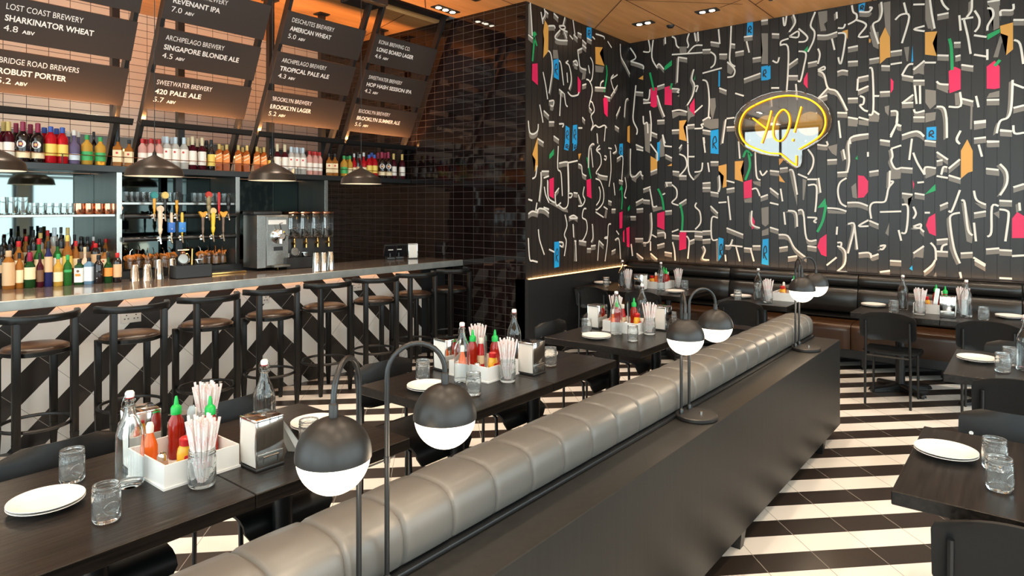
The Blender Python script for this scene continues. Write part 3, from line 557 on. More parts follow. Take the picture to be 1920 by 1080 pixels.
# ------------------------------------------------------------------ lamps standing on the ledge
def mk_lamp():
    t = thing('globe_lamp', None, 'table lamp')
    b = MB(); b.lathe([(0, 0), (.094, 0), (.098, .003), (.098, .016), (.094, .020), (0, .020)], n=40); b.obj('base', M['metal_globe'], t, 30)
    b = MB(); b.lathe([(0, .020), (.007, .020), (.007, .028), (0, .030)], (.02, -.015, 0), 10); b.obj('switch', M['chrome'], t)
    for sx, x0 in ((-1, -.045), (1, .045)):
        p0 = Vector((x0, .055, 0)); d = Vector((sx*.86, -.51, 0)).normalized(); r = .077; zt = .542
        path = [p0+Vector((0, 0, .02)), p0+Vector((0, 0, .3)), p0+Vector((0, 0, zt))]
        path += [p0+d*(r-r*math.cos(a))+Vector((0, 0, zt+r*math.sin(a))) for a in [math.pi*k/14 for k in range(1, 15)]]
        gp = p0+d*2*r
        path.append(gp+Vector((0, 0, .508)))
        b = MB(); b.tube(path, .0068, 10); b.lathe([(0, .02), (.011, .02), (.011, .04), (.0068, .045)], tuple(p0), 10); po = b.obj('pole', M['metal_black'], t)
        G, c = .0845, gp+Vector((0, 0, .425))
        b = MB(); prof = [(G*math.cos(a), G*math.sin(a)) for a in [R(-3)+R(93)*k/16 for k in range(17)]]; prof[-1] = (0, G)
        b.lathe([(G*.97, -.004)]+prof, tuple(c), 40); b.lathe([(.0, G-.002), (.0105, G-.002), (.0105, G+.026), (.0068, G+.03), (0, G+.03)], tuple(c), 12); b.obj('shade', M['metal_globe'], t, 50)
        b = MB(); prof = [(.965*G*math.cos(a), .965*G*math.sin(a)) for a in [R(-90)+R(90)*k/14 for k in range(15)]]; prof[0] = (0, -.965*G)
        b.lathe(prof, tuple(c), 40); b.obj('glowing_globe', M['lamp_on'], t, 50)
    b = MB(); b.tube([(-.06, .055, .333), (.07, .055, .333)], .0025, 6); b.lathe([(.0085, .325), (.0085, .341)], (.045, .055, 0), 10); b.obj('clamp', M['metal_black'], t)
    return t
LAMP = Proto(mk_lamp)
for x, zs, lb in ((1.075, 1.03, 'nearest twin globe lamp on the ledge, its poles cut by the photo edge'), (2.965, .965, 'twin globe lamp with round base standing mid-way along the ledge'), (4.855, 1.03, 'farthest twin globe lamp at the end of the ledge')):
    LAMP.put((x, 1.252, .7265), 0, lb, 'twin globe lamps on the banquette ledge', (1, 1, zs))
    light('globe_glow', 'POINT', (x-.19, 1.22, 1.02), 2.2, (1, .78, .55), shadow_soft_size=.08); light('globe_glow', 'POINT', (x+.19, 1.22, 1.02), 2.2, (1, .78, .55), shadow_soft_size=.08)

# ------------------------------------------------------------------ tables: one square top on a round column and four-armed foot
def mk_table(wx, wy):
    def f():
        t = thing('dining_table', None, 'table')
        b = MB(); b.box(-wx/2, wx/2, -wy/2, wy/2, .702, .75, .003, seg=1); b.obj('tabletop', M['wood_black'], t, 30)
        b = MB(); b.lathe([(.042, .04), (.040, .10), (.040, .69), (.12, .695), (.12, .702), (0, .702)], n=20); b.obj('column', M['metal_black'], t)
        b = MB()
        for k in range(4):
            Mx = Matrix.Rotation(k*math.pi/2+math.pi/4, 4, 'Z')
            b.grid([[Mx @ Vector((x, y, z)) for y, z in ((-wd, .006), (-wd, h-.012), (-wd*.5, h), (wd*.5, h), (wd, h-.012), (wd, .006))] for x, wd, h in ((.0, .035, .075), (.10, .034, .06), (.24, .03, .042), (.30, .026, .036), (.312, .018, .02))])
            b.lathe([(0, 0), (.016, 0), (.016, .008), (0, .008)], tuple(Mx @ Vector((.285, 0, 0))), 10)
        b.obj('foot', M['metal_black'], t)
        return t
    return f
TAB, TABR = Proto(mk_table(.697, .80)), Proto(mk_table(.85, .70))
gt = 'black square-edged dining tables'
for x, y, l in ((.84, 2.455, 'black wood dining table nearest the camera, left of the joint'), (1.539, 2.455, 'black wood dining table joined to the nearest one, behind the front globe lamp'),
                (2.617, 2.475, 'black dining table of the middle pair, end nearest the camera'), (3.316, 2.475, 'black dining table of the middle pair carrying the right napkin box'),
                (4.335, 2.475, 'black dining table of the third pair, end nearest the camera'), (5.034, 2.475, 'black dining table of the third pair, behind the middle globe lamp')):
    TAB.put((x, y, 0), 0, l, gt)
TABW = Proto(mk_table(.80, .697))
for x, y, l in ((7.08, 4.03, 'black dining table in the mural corner, against the dark panel'), (7.08, 3.332, 'black dining table beside the mural corner table on its right'),
                (7.06, 2.24, 'single black dining table before the wall bench, left of the far globe lamp'),
                (7.10, .99, 'black dining table at the wall bench under the neon sign, left of the joint'), (7.10, .292, 'black dining table at the wall bench, right of the joint')):
    TABW.put((x, y, 0), 0, l, gt)
for x, y, l in ((4.995, .07, 'black dining table at the right edge, second from the camera'), (4.995, -.63, 'black dining table beyond the right edge, joined to the second one'),
                (2.99, .035, 'black dining table at the right edge nearest the camera'), (2.99, -.665, 'black dining table beyond the right edge, joined to the nearest one')):
    TABR.put((x, y, 0), 0, l, gt)

# ------------------------------------------------------------------ chairs: bent ply shells on thin steel
def mk_chair():
    t = thing('dining_chair', None, 'chair')
    def shell(name, P, w, th, mt, rc=.05, nx=9):
        # sheet following profile P of (y, z), width w, rounded plan corners at both ends
        n = len(P); top, bot = [], []
        for i, (y, z, bow) in enumerate(P):
            s = i/(n-1); k = 1.0
            e = min(s, 1-s)*(n-1)/(n-1)*2*1.0
            L = .42; dist = min(s, 1-s)*L
            half = w/2-(rc-math.sqrt(max(0, rc*rc-(rc-min(dist, rc))**2)))
            a = P[max(i-1, 0)]; c = P[min(i+1, n-1)]; d = Vector((c[0]-a[0], c[1]-a[1])).normalized(); nr = Vector((-d.y, d.x))
            r1, r2 = [], []
            for j in range(nx):
                u = -1+2*j/(nx-1); x = half*u; off = bow*(u*u)
                r1.append((x, y+nr.x*off, z+nr.y*off)); r2.append((x, y+nr.x*(off-th), z+nr.y*(off-th)))
            top.append(r1); bot.append(r2)
        b = MB(); A = b.grid(top); B = b.grid(bot, flip=True)
        for i in range(n-1):
            for j in (0, nx-1): b.bm.faces.new((A[i][j], A[i+1][j], B[i+1][j], B[i][j]))
        for i in (0, n-1):
            for j in range(nx-1): b.bm.faces.new((A[i][j], A[i][j+1], B[i][j+1], B[i][j]))
        return b.obj(name, mt, t, 45)
    bp = [(-.205-.045*s, .565+.245*s, .035) for s in [k/10 for k in range(11)]]
    shell('backrest', bp, .43, .012, M['chair'], .085)
    sp = [(-.20, .452, .008), (-.15, .447, .012), (-.08, .444, .012), (0, .446, .010), (.08, .450, .006), (.16, .452, .002), (.205, .447, 0), (.234, .430, 0), (.248, .40, 0), (.252, .355, 0)]
    shell('seat', sp, .42, .012, M['chair'], .03)
    for sx in (-1, 1):
        b = MB(); b.tube([(sx*.172, -.262, 0), (sx*.172, -.258, .30), (sx*.168, -.258, .46), (sx*.165, -.268, .735)], .0105, 8); b.obj('rear_leg', M['metal_black'], t)
        b = MB(); b.tube([(sx*.178, .165, 0), (sx*.176, .15, .41), (sx*.174, .12, .432), (sx*.17, 0, .430), (sx*.17, -.255, .428)], .0105, 8); b.obj('front_leg', M['metal_black'], t)
        b = MB(); b.tube([(sx*.165, -.268, .70), (sx*.165, -.232, .70)], .009, 8); b.obj('backrest_screw', M['chrome'], t)
    b = MB(); b.tube([(-.17, -.255, .428), (.17, -.255, .428)], .009, 8); b.obj('rear_bar', M['metal_black'], t)
    b = MB(); b.tube([(-.174, .12, .430), (.174, .12, .430)], .009, 8); b.obj('front_bar', M['metal_black'], t)
    return t
CH = Proto(mk_chair)
gc = 'black shell dining chairs'
for x, y, rz, l in (
    (.91, 2.72, 180, 'black shell chair at the nearest table, behind the left glass jar'), (1.60, 2.73, 180, 'black shell chair at the nearest tables, behind the red sauce bottles'),
    (2.58, 2.77, 180, 'black shell chair at the middle tables, just behind the front lamp arch'), (3.30, 2.77, 180, 'black shell chair at the middle tables, hidden behind the condiments'),
    (4.32, 2.78, 180, 'black shell chair at the third tables, close to the dark panel'), (5.02, 2.78, 180, 'black shell chair at the third tables, behind the left napkin box'),
    (6.66, 3.95, -90, 'black shell chair at the mural corner table, back to the camera'), (6.66, 3.30, -90, 'black shell chair at the corner tables, behind the right water bottle'),
    (6.64, 2.24, -90, 'black shell chair at the single table, behind the middle globe lamp'),
    (6.70, .995, -90, 'black shell chair at the wall table, fully seen with all its legs'), (6.70, .29, -90, 'black shell chair at the wall table, right of the fully seen one'),
    (4.62, .055, -90, 'black shell chair tucked under the near side of the second right table'), (5.36, .06, 90, 'black shell chair on the far side of the second right table, showing its front'),
    (2.60, .03, -90, 'black shell chair tucked under the near side of the closest right table'), (3.38, .06, 90, 'black shell chair on the far side of the closest right table, behind the glasses'),
    (4.62, -.64, -90, 'black shell chair beyond the right edge at the second right table'), (2.60, -.67, -90, 'black shell chair beyond the right edge at the closest table')):
    CH.put((x, y, 0), R(rz), l, gc)

# ------------------------------------------------------------------ wall bench under the mural
t = thing('wall_bench', 'long black leather wall bench with brown seats tinted with LED glow under the mural', 'bench', (0, 0, 0))
sec = [(YM-.045-1.43*k-1.43, YM-.045-1.43*k) for k in range(5)]
b = MB(); b.box(8.10, XM-.003, sec[-1][0], YM-.036, .10, .975); b.obj('back_frame', M['wood_cab'], t, ang=0)
b = MB(); b.box(8.085, XM-.008, sec[-1][0], YM-.036, .978, .990, .003); b.obj('top_cap', M['leather_brown'], t)
def roll(y0, y1, P, name, mt):
    rows = []
    n = 24
    for i in range(n+1):
        s = i/n; y = y0+.004+(y1-y0-.008)*s; e = min(s, 1-s)*(y1-y0); k = .022*max(0, 1-e/.03)**2
        rows.append([(x+k, y, z) for x, z in P])
    b = MB(); V = b.grid(rows)
    for q in (0, -1): b.bm.faces.new(V[q] if q else V[q][::-1])
    return b.obj(name, mt, t, 60)
for y0, y1 in sec:
    roll(y0, y1, [(8.098, .976), (8.06, .972), (8.025, .955), (8.008, .92), (8.008, .885), (8.025, .852), (8.055, .838), (8.098, .836)], 'back_cushion', M['leather_black'])
    roll(y0, y1, [(8.098, .834), (8.05, .832), (8.01, .815), (7.985, .77), (7.972, .70), (7.972, .63), (7.99, .57), (8.03, .545), (8.098, .54)], 'back_cushion', M['leather_black'])
    roll(y0, y1, [(8.098, .538), (8.03, .53), (7.97, .50), (8.098, .48)], 'back_cushion', M['leather_black'])
    roll(y0, y1, [(8.09, .478), (7.80, .482), (7.70, .478), (7.655, .468), (7.636, .445), (7.632, .40), (7.632, .30), (7.64, .215), (8.09, .21)], 'seat_cushion', M['leather_seat_sheen'])
b = MB(); b.box(7.68, 8.10, sec[-1][0], YM-.036, .12, .208); b.obj('seat_base', M['metal_black'], t, ang=0)
for k in range(8):
    y = sec[0][1]-.1-.715*k
    b = MB(); b.lathe([(0, 0), (.016, 0), (.016, .01), (.008, .012), (.008, .03), (.022, .03), (.024, .12), (0, .12)], (7.75, y, 0), 10); b.obj('foot', M['metal_black'], t)
b = MB(); b.box(XM-.007, XM-.0012, sec[-1][0], YM-.05, .976, .986); tag(b.obj('led_strip', M['strip']), 'warm light strip glowing along the top of the wall bench', 'light strip')
for k in range(6): light('bench_glow', 'AREA', (8.13, 3.7-1.2*k, .995), 1.6, (1, .52, .2), shape='RECTANGLE', size=.05, size_y=1.15, rot=(R(180), 0, 0))
light('ledge_glow', 'AREA', (7.0, YM-.025, .93), 1.5, (1, .52, .2), shape='RECTANGLE', size=2.1, size_y=.02, rot=(R(180), 0, 0))
# ------------------------------------------------------------------ bar counter
CY, CZ, FYB = 5.38, 1.09, 5.63
t = thing('bar_counter', 'long stone bar counter with zinc edge over black and white zigzag tiles', 'bar', (0, 0, 0))
b = MB(); b.box(-1.2, XT-.004, CY+.035, 6.24, CZ-.06, CZ, .002, seg=1); b.obj('worktop', M['counter'], t, 30)
b = MB(); b.box(-1.2, XT-.004, CY, CY+.035, CZ-.068, CZ+.001, .002, seg=1); b.obj('front_edge', M['counter_edge'], t, 30)
b = MB(); b.box(-1.2, XT-.45, FYB, 6.18, .0, CZ-.061); b.obj('tiled_front', M['barfront'], t, ang=0)
b = MB(); b.box(XT-.45, XT-.004, FYB+.05, 6.18, .0, CZ-.061); b.obj('end_panel', M['black_wall'], t, ang=0)
b = MB(); b.box(-1.2, XT-.46, FYB-.02, FYB-.006, CZ-.078, CZ-.07); b.obj('counter_light_strip', M['strip'], t, ang=0)
for k in range(4): light('counter_glow', 'AREA', (.3+1.45*k, FYB-.03, CZ-.085), .55, (1, .42, .18), shape='RECTANGLE', size=1.4, size_y=.02, rot=(R(0), 0, 0))
for px, py, n, l in ((245, 594, 2, 'white double socket on the bar front behind the second stool'), (497, 560, 1, 'small white socket on the bar front behind the fourth stool'), (667, 537, 2, 'white double socket on the bar front beside the sixth stool')):
    x, y, z = ony(px, py, FYB)
    o = thing('wall_socket', l, 'socket', (x, FYB-.002, z))
    b = MB(); wd = .075*n; b.box(-wd/2, wd/2, -.010, 0, -.045, .045, .003); b.obj('plate', M['socket'], o)
    b = MB()
    for i in range(n):
        cx = (i-(n-1)/2)*.07
        for dx, dz in ((0, .016), (-.013, -.012), (.013, -.012)): b.box(cx+dx-.005, cx+dx+.005, -.0115, -.0098, dz-.004, dz+.004)
    b.obj('pin_holes', M['plastic_black'], o, ang=0)

# ------------------------------------------------------------------ bar stools
def mk_stool():
    t = thing('bar_stool', None, 'bar stool')
    b = MB(); b.lathe([(0, .755), (.185, .755), (.203, .762), (.203, .786), (.195, .789), (0, .789)], n=40); b.obj('seat_ring', M['wood_stool'], t, 40)
    b = MB(); b.lathe([(.190, .789), (.186, .800), (.16, .810), (.08, .815), (0, .816)], n=40); b.obj('seat_pad', M['leather_brown'], t, 60)
    s = .165
    for sx in (-1, 1):
        b = MB(); b.box(-.021, .021, -.021, .021, .22, .985, .004, M=Matrix.Translation((sx*s, -s, 0))); b.lathe([(0, 0), (.017, 0), (.0297, .22)], (sx*s, -s, 0), 4, a0=R(45)); b.obj('rear_leg', M['wood_stool'], t, 30)
        b = MB(); b.box(-.021, .021, -.021, .021, .22, .755, .004, M=Matrix.Translation((sx*s, s, 0))); b.lathe([(0, 0), (.017, 0), (.0297, .22)], (sx*s, s, 0), 4, a0=R(45)); b.obj('front_leg', M['wood_stool'], t, 30)
    rr, rows = .238, []
    for k in range(25):
        a = R(-172+164*k/24); e = Vector((math.cos(a), math.sin(a), 0)); th = .017
        rows.append([e*(rr+o)+Vector((0, .01, z)) for o, z in ((-th, .985), (-th, 1.022), (-th+.004, 1.027), (th-.004, 1.027), (th, 1.022), (th, .985), (th-.004, .980), (-th+.004, .980), (-th, .985))])
    b = MB(); V = b.grid(rows)
    b.bm.faces.new(V[0]); b.bm.faces.new(V[-1][::-1]); b.obj('back_rail', M['wood_stool'], t, 40)
    b = MB(); b.tube([(.208*math.cos(a), .208*math.sin(a), .285) for a in [2*math.pi*k/36 for k in range(36)]], .012, 8, closed=True); b.obj('foot_ring', M['metal_black'], t)
    return t
ST = Proto(mk_stool)
for i, (px, py) in enumerate([(64,647),(248,624),(379,602),(493,584),(600,570),(687,560),(763,547),(827,537)]):
    x = 1.43+.573*i; y = [5.20, 5.16, 5.19, 5.21, 5.23, 5.21, 5.25, 5.27][i]
    ST.put((x, y, 0), R([4, -3, 2, -8, 1, -14, -6, 3][i]), 'black bar stool with curved rail and brown seat, %s from the left along the bar' % ordn(i+1), 'bar stools along the counter')
for i in range(2): ST.put((1.43-.573*(i+1), 5.2, 0), R(3), 'black bar stool with brown seat, outside the left edge, number %s before the first' % ordn(i+1), 'bar stools along the counter')

# ------------------------------------------------------------------ high bottle shelf, posts
SZ = 2.085
t = thing('bottle_shelf', 'long dark steel bottle shelf hung above the back bar with copper rail', 'shelf', (0, 0, 0))
b = MB(); b.box(-.6, XT-.004, 6.30, 6.72, 2.03, SZ, .002, seg=1); b.obj('shelf_board', M['metal_black'], t, 30)
b = MB(); b.tube([(-.6, 6.303, 2.165), (XT-.01, 6.303, 2.165)], .0035, 6); b.obj('guard_rail', M['copper'], t)
for k in range(9):
    b = MB(); b.tube([(-.3+.74*k, 6.305, SZ), (-.3+.74*k, 6.305, 2.165)], .004, 6); b.obj('rail_pin', M['metal_black'], t)
b = MB(); b.box(-.6, XT-.004, 8.12, 8.296, 2.38, 2.52); tag(b.obj('wall_ledge', M['steel_dark'], ang=0), 'grey metal ledge along the cream tiled wall behind the bottles', 'ledge')
b = MB(); b.box(-.6, XT-.01, 8.10, 8.118, 2.36, 2.385); tag(b.obj('wall_light_strip', M['strip'], ang=0), 'warm light strip under the grey ledge on the cream tiled wall', 'light strip')
b = MB(); b.box(2.988, 3.052, 6.64, 6.70, 1.151, 2.029); tag(b.obj('back_bar_post', M['metal_black'], ang=0), 'square black post under the bottle shelf between the two tap groups', 'post')
for i, x in enumerate((.9, 2.43, 3.02, 4.0, 4.67, 5.57)):
    o = thing('shelf_post', 'square black steel post between bottle shelf and ceiling, %s from left' % ordn(i+1), 'post', (x, 6.62, 0), group='black shelf posts')
    b = MB(); b.box(-.032, .032, -.032, .032, .9 if False else SZ, ZC-.001); b.obj('upright', M['metal_black'], o, ang=0)
    b = MB(); b.box(-.07, .07, -.07, .07, ZC-.014, ZC-.001); b.obj('ceiling_plate', M['metal_black'], o, ang=0)

# ------------------------------------------------------------------ menu boards
def sg(x, z, off=0): 
    y = 6.5-.48*(z-2.05); n = Vector((0, -1, -.48)).normalized()
    return Vector((x, y, z))+n*off
def text_mesh(lines):
    """lines: (text, x, z, height, width, bold) on the tilted board plane"""
    b = MB()
    for s_, x, z, h, wd, bold in lines:
        cu = bpy.data.curves.new('t', 'FONT'); cu.body = s_; cu.size = 1.0; cu.resolution_u = 3
        if bold: cu.offset = .022
        o = bpy.data.objects.new('t', cu); COL.objects.link(o); bpy.context.view_layer.update()
        me = bpy.data.meshes.new_from_object(o.evaluated_get(bpy.context.evaluated_depsgraph_get()))
        bpy.data.objects.remove(o); bpy.data.curves.remove(cu)
        X = [v.co.x for v in me.vertices]; W = max(X)-min(X); x00 = min(X); hh = .70
        tb = bmesh.new(); tb.from_mesh(me); bpy.data.meshes.remove(me)
        for v in tb.verts: v.co = sg(x+(v.co.x-x00)/W*wd, z+v.co.y/hh*h, .012)
        b._app(tb, 0)
    return b
def menu(x0, x1, panels, label):
    t = thing('beer_menu', label, 'menu board', (0, 0, 0), group='tilted beer menu boards')
    for x in (x0+.006, x1-.034):
        b = MB()
        A = [sg(x+dx, 2.09, o) for dx, o in ((0, -.085), (.036, -.085), (.036, -.012), (0, -.012))]; B = [sg(x+dx, ZC+.09, o) for dx, o in ((0, -.085), (.036, -.085), (.036, -.012), (0, -.012))]
        V = b.grid([A+[A[0]], B+[B[0]]]); b.obj('rail', M['metal_black'], t, ang=0)
    for (z0, z1, tx) in panels:
        b = MB(); b.prism([(x0, z0), (x1, z0), (x1, z1), (x0, z1)], lambda u, v, w_: sg(u, v, w_-.0115), .0215); p = b.obj('panel', M['sign_panel'], t, ang=0)
        if tx:
            a, c_, n = tx; h = z1-z0; L = []
            if a: L.append((a, x0+.065, z1-.29*h, .040, .0292*len(a)*(.95 if len(a) > 17 else 1), False))
            L += [(c_, x0+.065, z1-.545*h, .040, .0345*len(c_), True), (n, x0+.065, z1-.775*h, .042, .088, False), ('ABV', x0+.18, z1-.775*h, .024, .080, True)]
            for q in L: text_mesh([q]).obj('lettering', M['sign_text'], p, ang=0)
    b = MB(); zb = 2.475
    b.prism([(x0-.02, zb), (x1+.09, zb), (x1+.09, zb+.012), (x0-.02, zb+.012)], lambda u, v, w_: sg(u, v, w_-.03), .095); b.prism([(x0-.02, zb), (x1+.09, zb), (x1+.09, zb+.055), (x0-.02, zb+.055)], lambda u, v, w_: sg(u, v, w_+.057), .008); lb = b.obj('light_bar', M['metal_black'], t, ang=0)
    b = MB(); b.prism([(x0+.02, zb+.013), (x1-.02, zb+.013), (x1-.02, zb+.016), (x0+.02, zb+.016)], lambda u, v, w_: sg(u, v, w_+.01), .02); b.obj('lamp_strip', M['strip'], lb, ang=0)
    c = sg((x0+x1)/2, zb+.03, .045); light('menu_glow', 'AREA', c, 24.0, (1, .44, .15), shape='RECTANGLE', size=x1-x0-.04, size_y=.015, rot=(R(180), 0, 0))
ZP = [(2.61, 2.912), (2.978, 3.282), (3.352, 3.656), (3.722, 4.0)]
menu(1.385, 2.345, [(*ZP[0], ('BRIDGE ROAD BREWERS', 'ROBUST PORTER', '5.2')), (*ZP[1], ('LOST COAST BREWERY', 'SHARKINATOR WHEAT', '4.8')), (*ZP[2], None)], 'black beer menu board reading SHARKINATOR WHEAT, leftmost over the bar')
menu(2.52, 3.47, [(*ZP[0], ('SWEETWATER BREWERY', '420 PALE ALE', '5.7')), (*ZP[1], ('ARCHIPELAGO BREWERY', 'SINGAPORE BLONDE ALE', '4.5')), (*ZP[2], ('FAR WEST BREWERY', 'REVENANT IPA', '7.0'))], 'black beer menu board reading SINGAPORE BLONDE ALE and 420 PALE ALE')
menu(3.65, 4.61, [(*ZP[0], ('BROOKLYN BREWERY', 'BROOKLYN LAGER', '5.2')), (*ZP[1], ('ARCHIPELAGO BREWERY', 'TROPICAL PALE ALE', '4.3')), (*ZP[2], ('DESCHUTES BREWERY', 'AMERICAN WHEAT', '5.0'))], 'black beer menu board reading AMERICAN WHEAT and TROPICAL PALE ALE')
menu(4.75, 5.71, [(*ZP[0], ('BROOKLYN BREWERY', 'BROOKLYN SUMMER ALE', '5.0')), (*ZP[1], ('SWEETWATER BREWERY', 'HOP HASH SESSION IPA', '4.2')), (*ZP[2], ('KONA BREWING CO.', 'LONG BOARD LAGER', '4.6'))], 'black beer menu board reading LONG BOARD LAGER, rightmost by the tiles')

# ------------------------------------------------------------------ pendants over the counter
def mk_pend():
    t = thing('pendant_lamp', None, 'pendant lamp')
    b = MB(); b.lathe([(.016, .165), (.030, .155), (.10, .122), (.165, .082), (.186, .066), (.196, .052), (.208, .004), (.211, 0), (.205, 0)], n=48); b.obj('shade', M['pendant_out'], t, 30)
    b = MB(); b.lathe([(.2045, .001), (.200, .01), (.185, .055), (.10, .11), (0, .13)], n=48); b.obj('inner_shade', M['pendant_in'], t, 60)
    b = MB(); b.lathe([(0, .165), (.016, .165), (.014, .185), (.006, .195), (.003, .215)], n=12); b.obj('cap', M['metal_black'], t)
    b = MB(); b.tube([(0, 0, .21), (0, 0, ZC-1.96-.001)], .0028, 6); b.obj('cord', M['plastic_black'], t)
    b = MB(); b.lathe([(0, .05), (.03, .055), (.038, .08), (.03, .105), (0, .115)], n=14); b.obj('bulb', M['bulb_soft'], t)
    return t
M['bulb_soft'] = mat('pendant_bulb', (.9, .85, .7), .3, emit=(1, .78, .5), estr=20)
PD = Proto(mk_pend)
for i, (x, y) in enumerate(((1.215, 5.36), (2.25, 5.36), (3.285, 5.40), (4.30, 5.42))):
    PD.put((x, y, 1.962), 0, 'bronze dome pendant lamp over the bar, %s from the left' % ordn(i+1), 'dome pendants over the bar')
    light('pendant_glow', 'SPOT', (x, y, 2.006), PEND_W, WARM, spot_size=R(150), spot_blend=.6, shadow_soft_size=.06)
# ------------------------------------------------------------------ back bar hutch
t = thing('back_bar', 'steel-framed back bar with mirrors and glass shelves under the bottle shelf', 'back bar', (0, 0, 0))
HX = (1.23, 2.333, 3.43, 4.49)
for x in HX:
    b = MB(); b.box(x, x+.035, 6.32, 6.83, .6, 2.029); p = b.obj('upright_panel', M['steel_dark'], t, ang=0)
    b = MB(); b.box(x-.003, x+.040, 6.303, 6.319, .6, 2.029, .001, seg=1); b.obj('edge_trim', M['steel'], p, ang=0)
b = MB(); b.box(-.6, HX[1]+.02, 6.835, 6.87, .0, 2.029); b.obj('mirror_back', M['mirror'], t, ang=0)
b = MB(); b.box(HX[1]+.021, HX[-1]+.035, 6.835, 6.87, .0, 2.029); b.obj('reflection_dimmed_back', M['mirror_dimmed'], t, ang=0)
b = MB(); b.box(-.6, HX[-1]+.03, 6.30, 6.83, .0, 1.15); b.obj('back_counter', M['black_wall'], t, ang=0)
for a, c, z in ((-.6, HX[0]-.004, 1.64), (HX[0]+.042, HX[1]-.004, 1.64), (HX[1]+.042, HX[2]-.004, 1.745)):
    b = MB(); b.box(a, c, 6.325, 6.62, z, z+.022, .002, seg=1); b.obj('display_shelf', M['steel'], t, ang=0)
b = MB(); b.box(-.6, HX[1]-.006, 6.41, 6.6, 1.151, 1.235); b.box(-.6, HX[1]-.006, 6.31, 6.41, 1.151, 1.165); b.obj('bottle_step', M['black_wall'], t, ang=0)

# ------------------------------------------------------------------ bottles
def bmat(n, c, tr=.45, rough=.06): M[n] = mat(n, c, rough, 0, .6, trans=tr, ior=1.2)
bmat('bottle_dark', (.012, .007, .007), 0); bmat('bottle_amber', (.48, .18, .035)); bmat('bottle_red', (.55, .012, .02), .3); bmat('bottle_green', (.03, .17, .03), .4)
bmat('bottle_yellow', (.78, .46, .08), .5); bmat('bottle_pink', (.80, .45, .40), .4); bmat('bottle_blue', (.22, .40, .58), .5); bmat('bottle_navy', (.02, .02, .09), .1)
bmat('bottle_wine', (.06, .006, .012), .15); bmat('bottle_darkgreen', (.015, .06, .015), .25); bmat('bottle_violet', (.20, .16, .30), .4); bmat('bottle_cream', (.80, .62, .48), 0)
bmat('bottle_whisky', (.50, .12, .02), .4); bmat('bottle_clear', (.82, .80, .76), .6)
for n, c in dict(white=(.82, .78, .72), cream=(.80, .66, .42), tan=(.62, .40, .22), red=(.55, .02, .02), yellow=(.80, .60, .12), green=(.04, .36, .10), black=(.012, .012, .013), navy=(.015, .02, .09), gold=(.66, .46, .14), blue=(.04, .10, .42), orange=(.80, .26, .04), silver=(.6, .6, .6), wine=(.30, .01, .05), brown=(.16, .07, .03), paleblue=(.62, .72, .80)).items():
    M['l_'+n] = mat('label_'+n, c, .45)
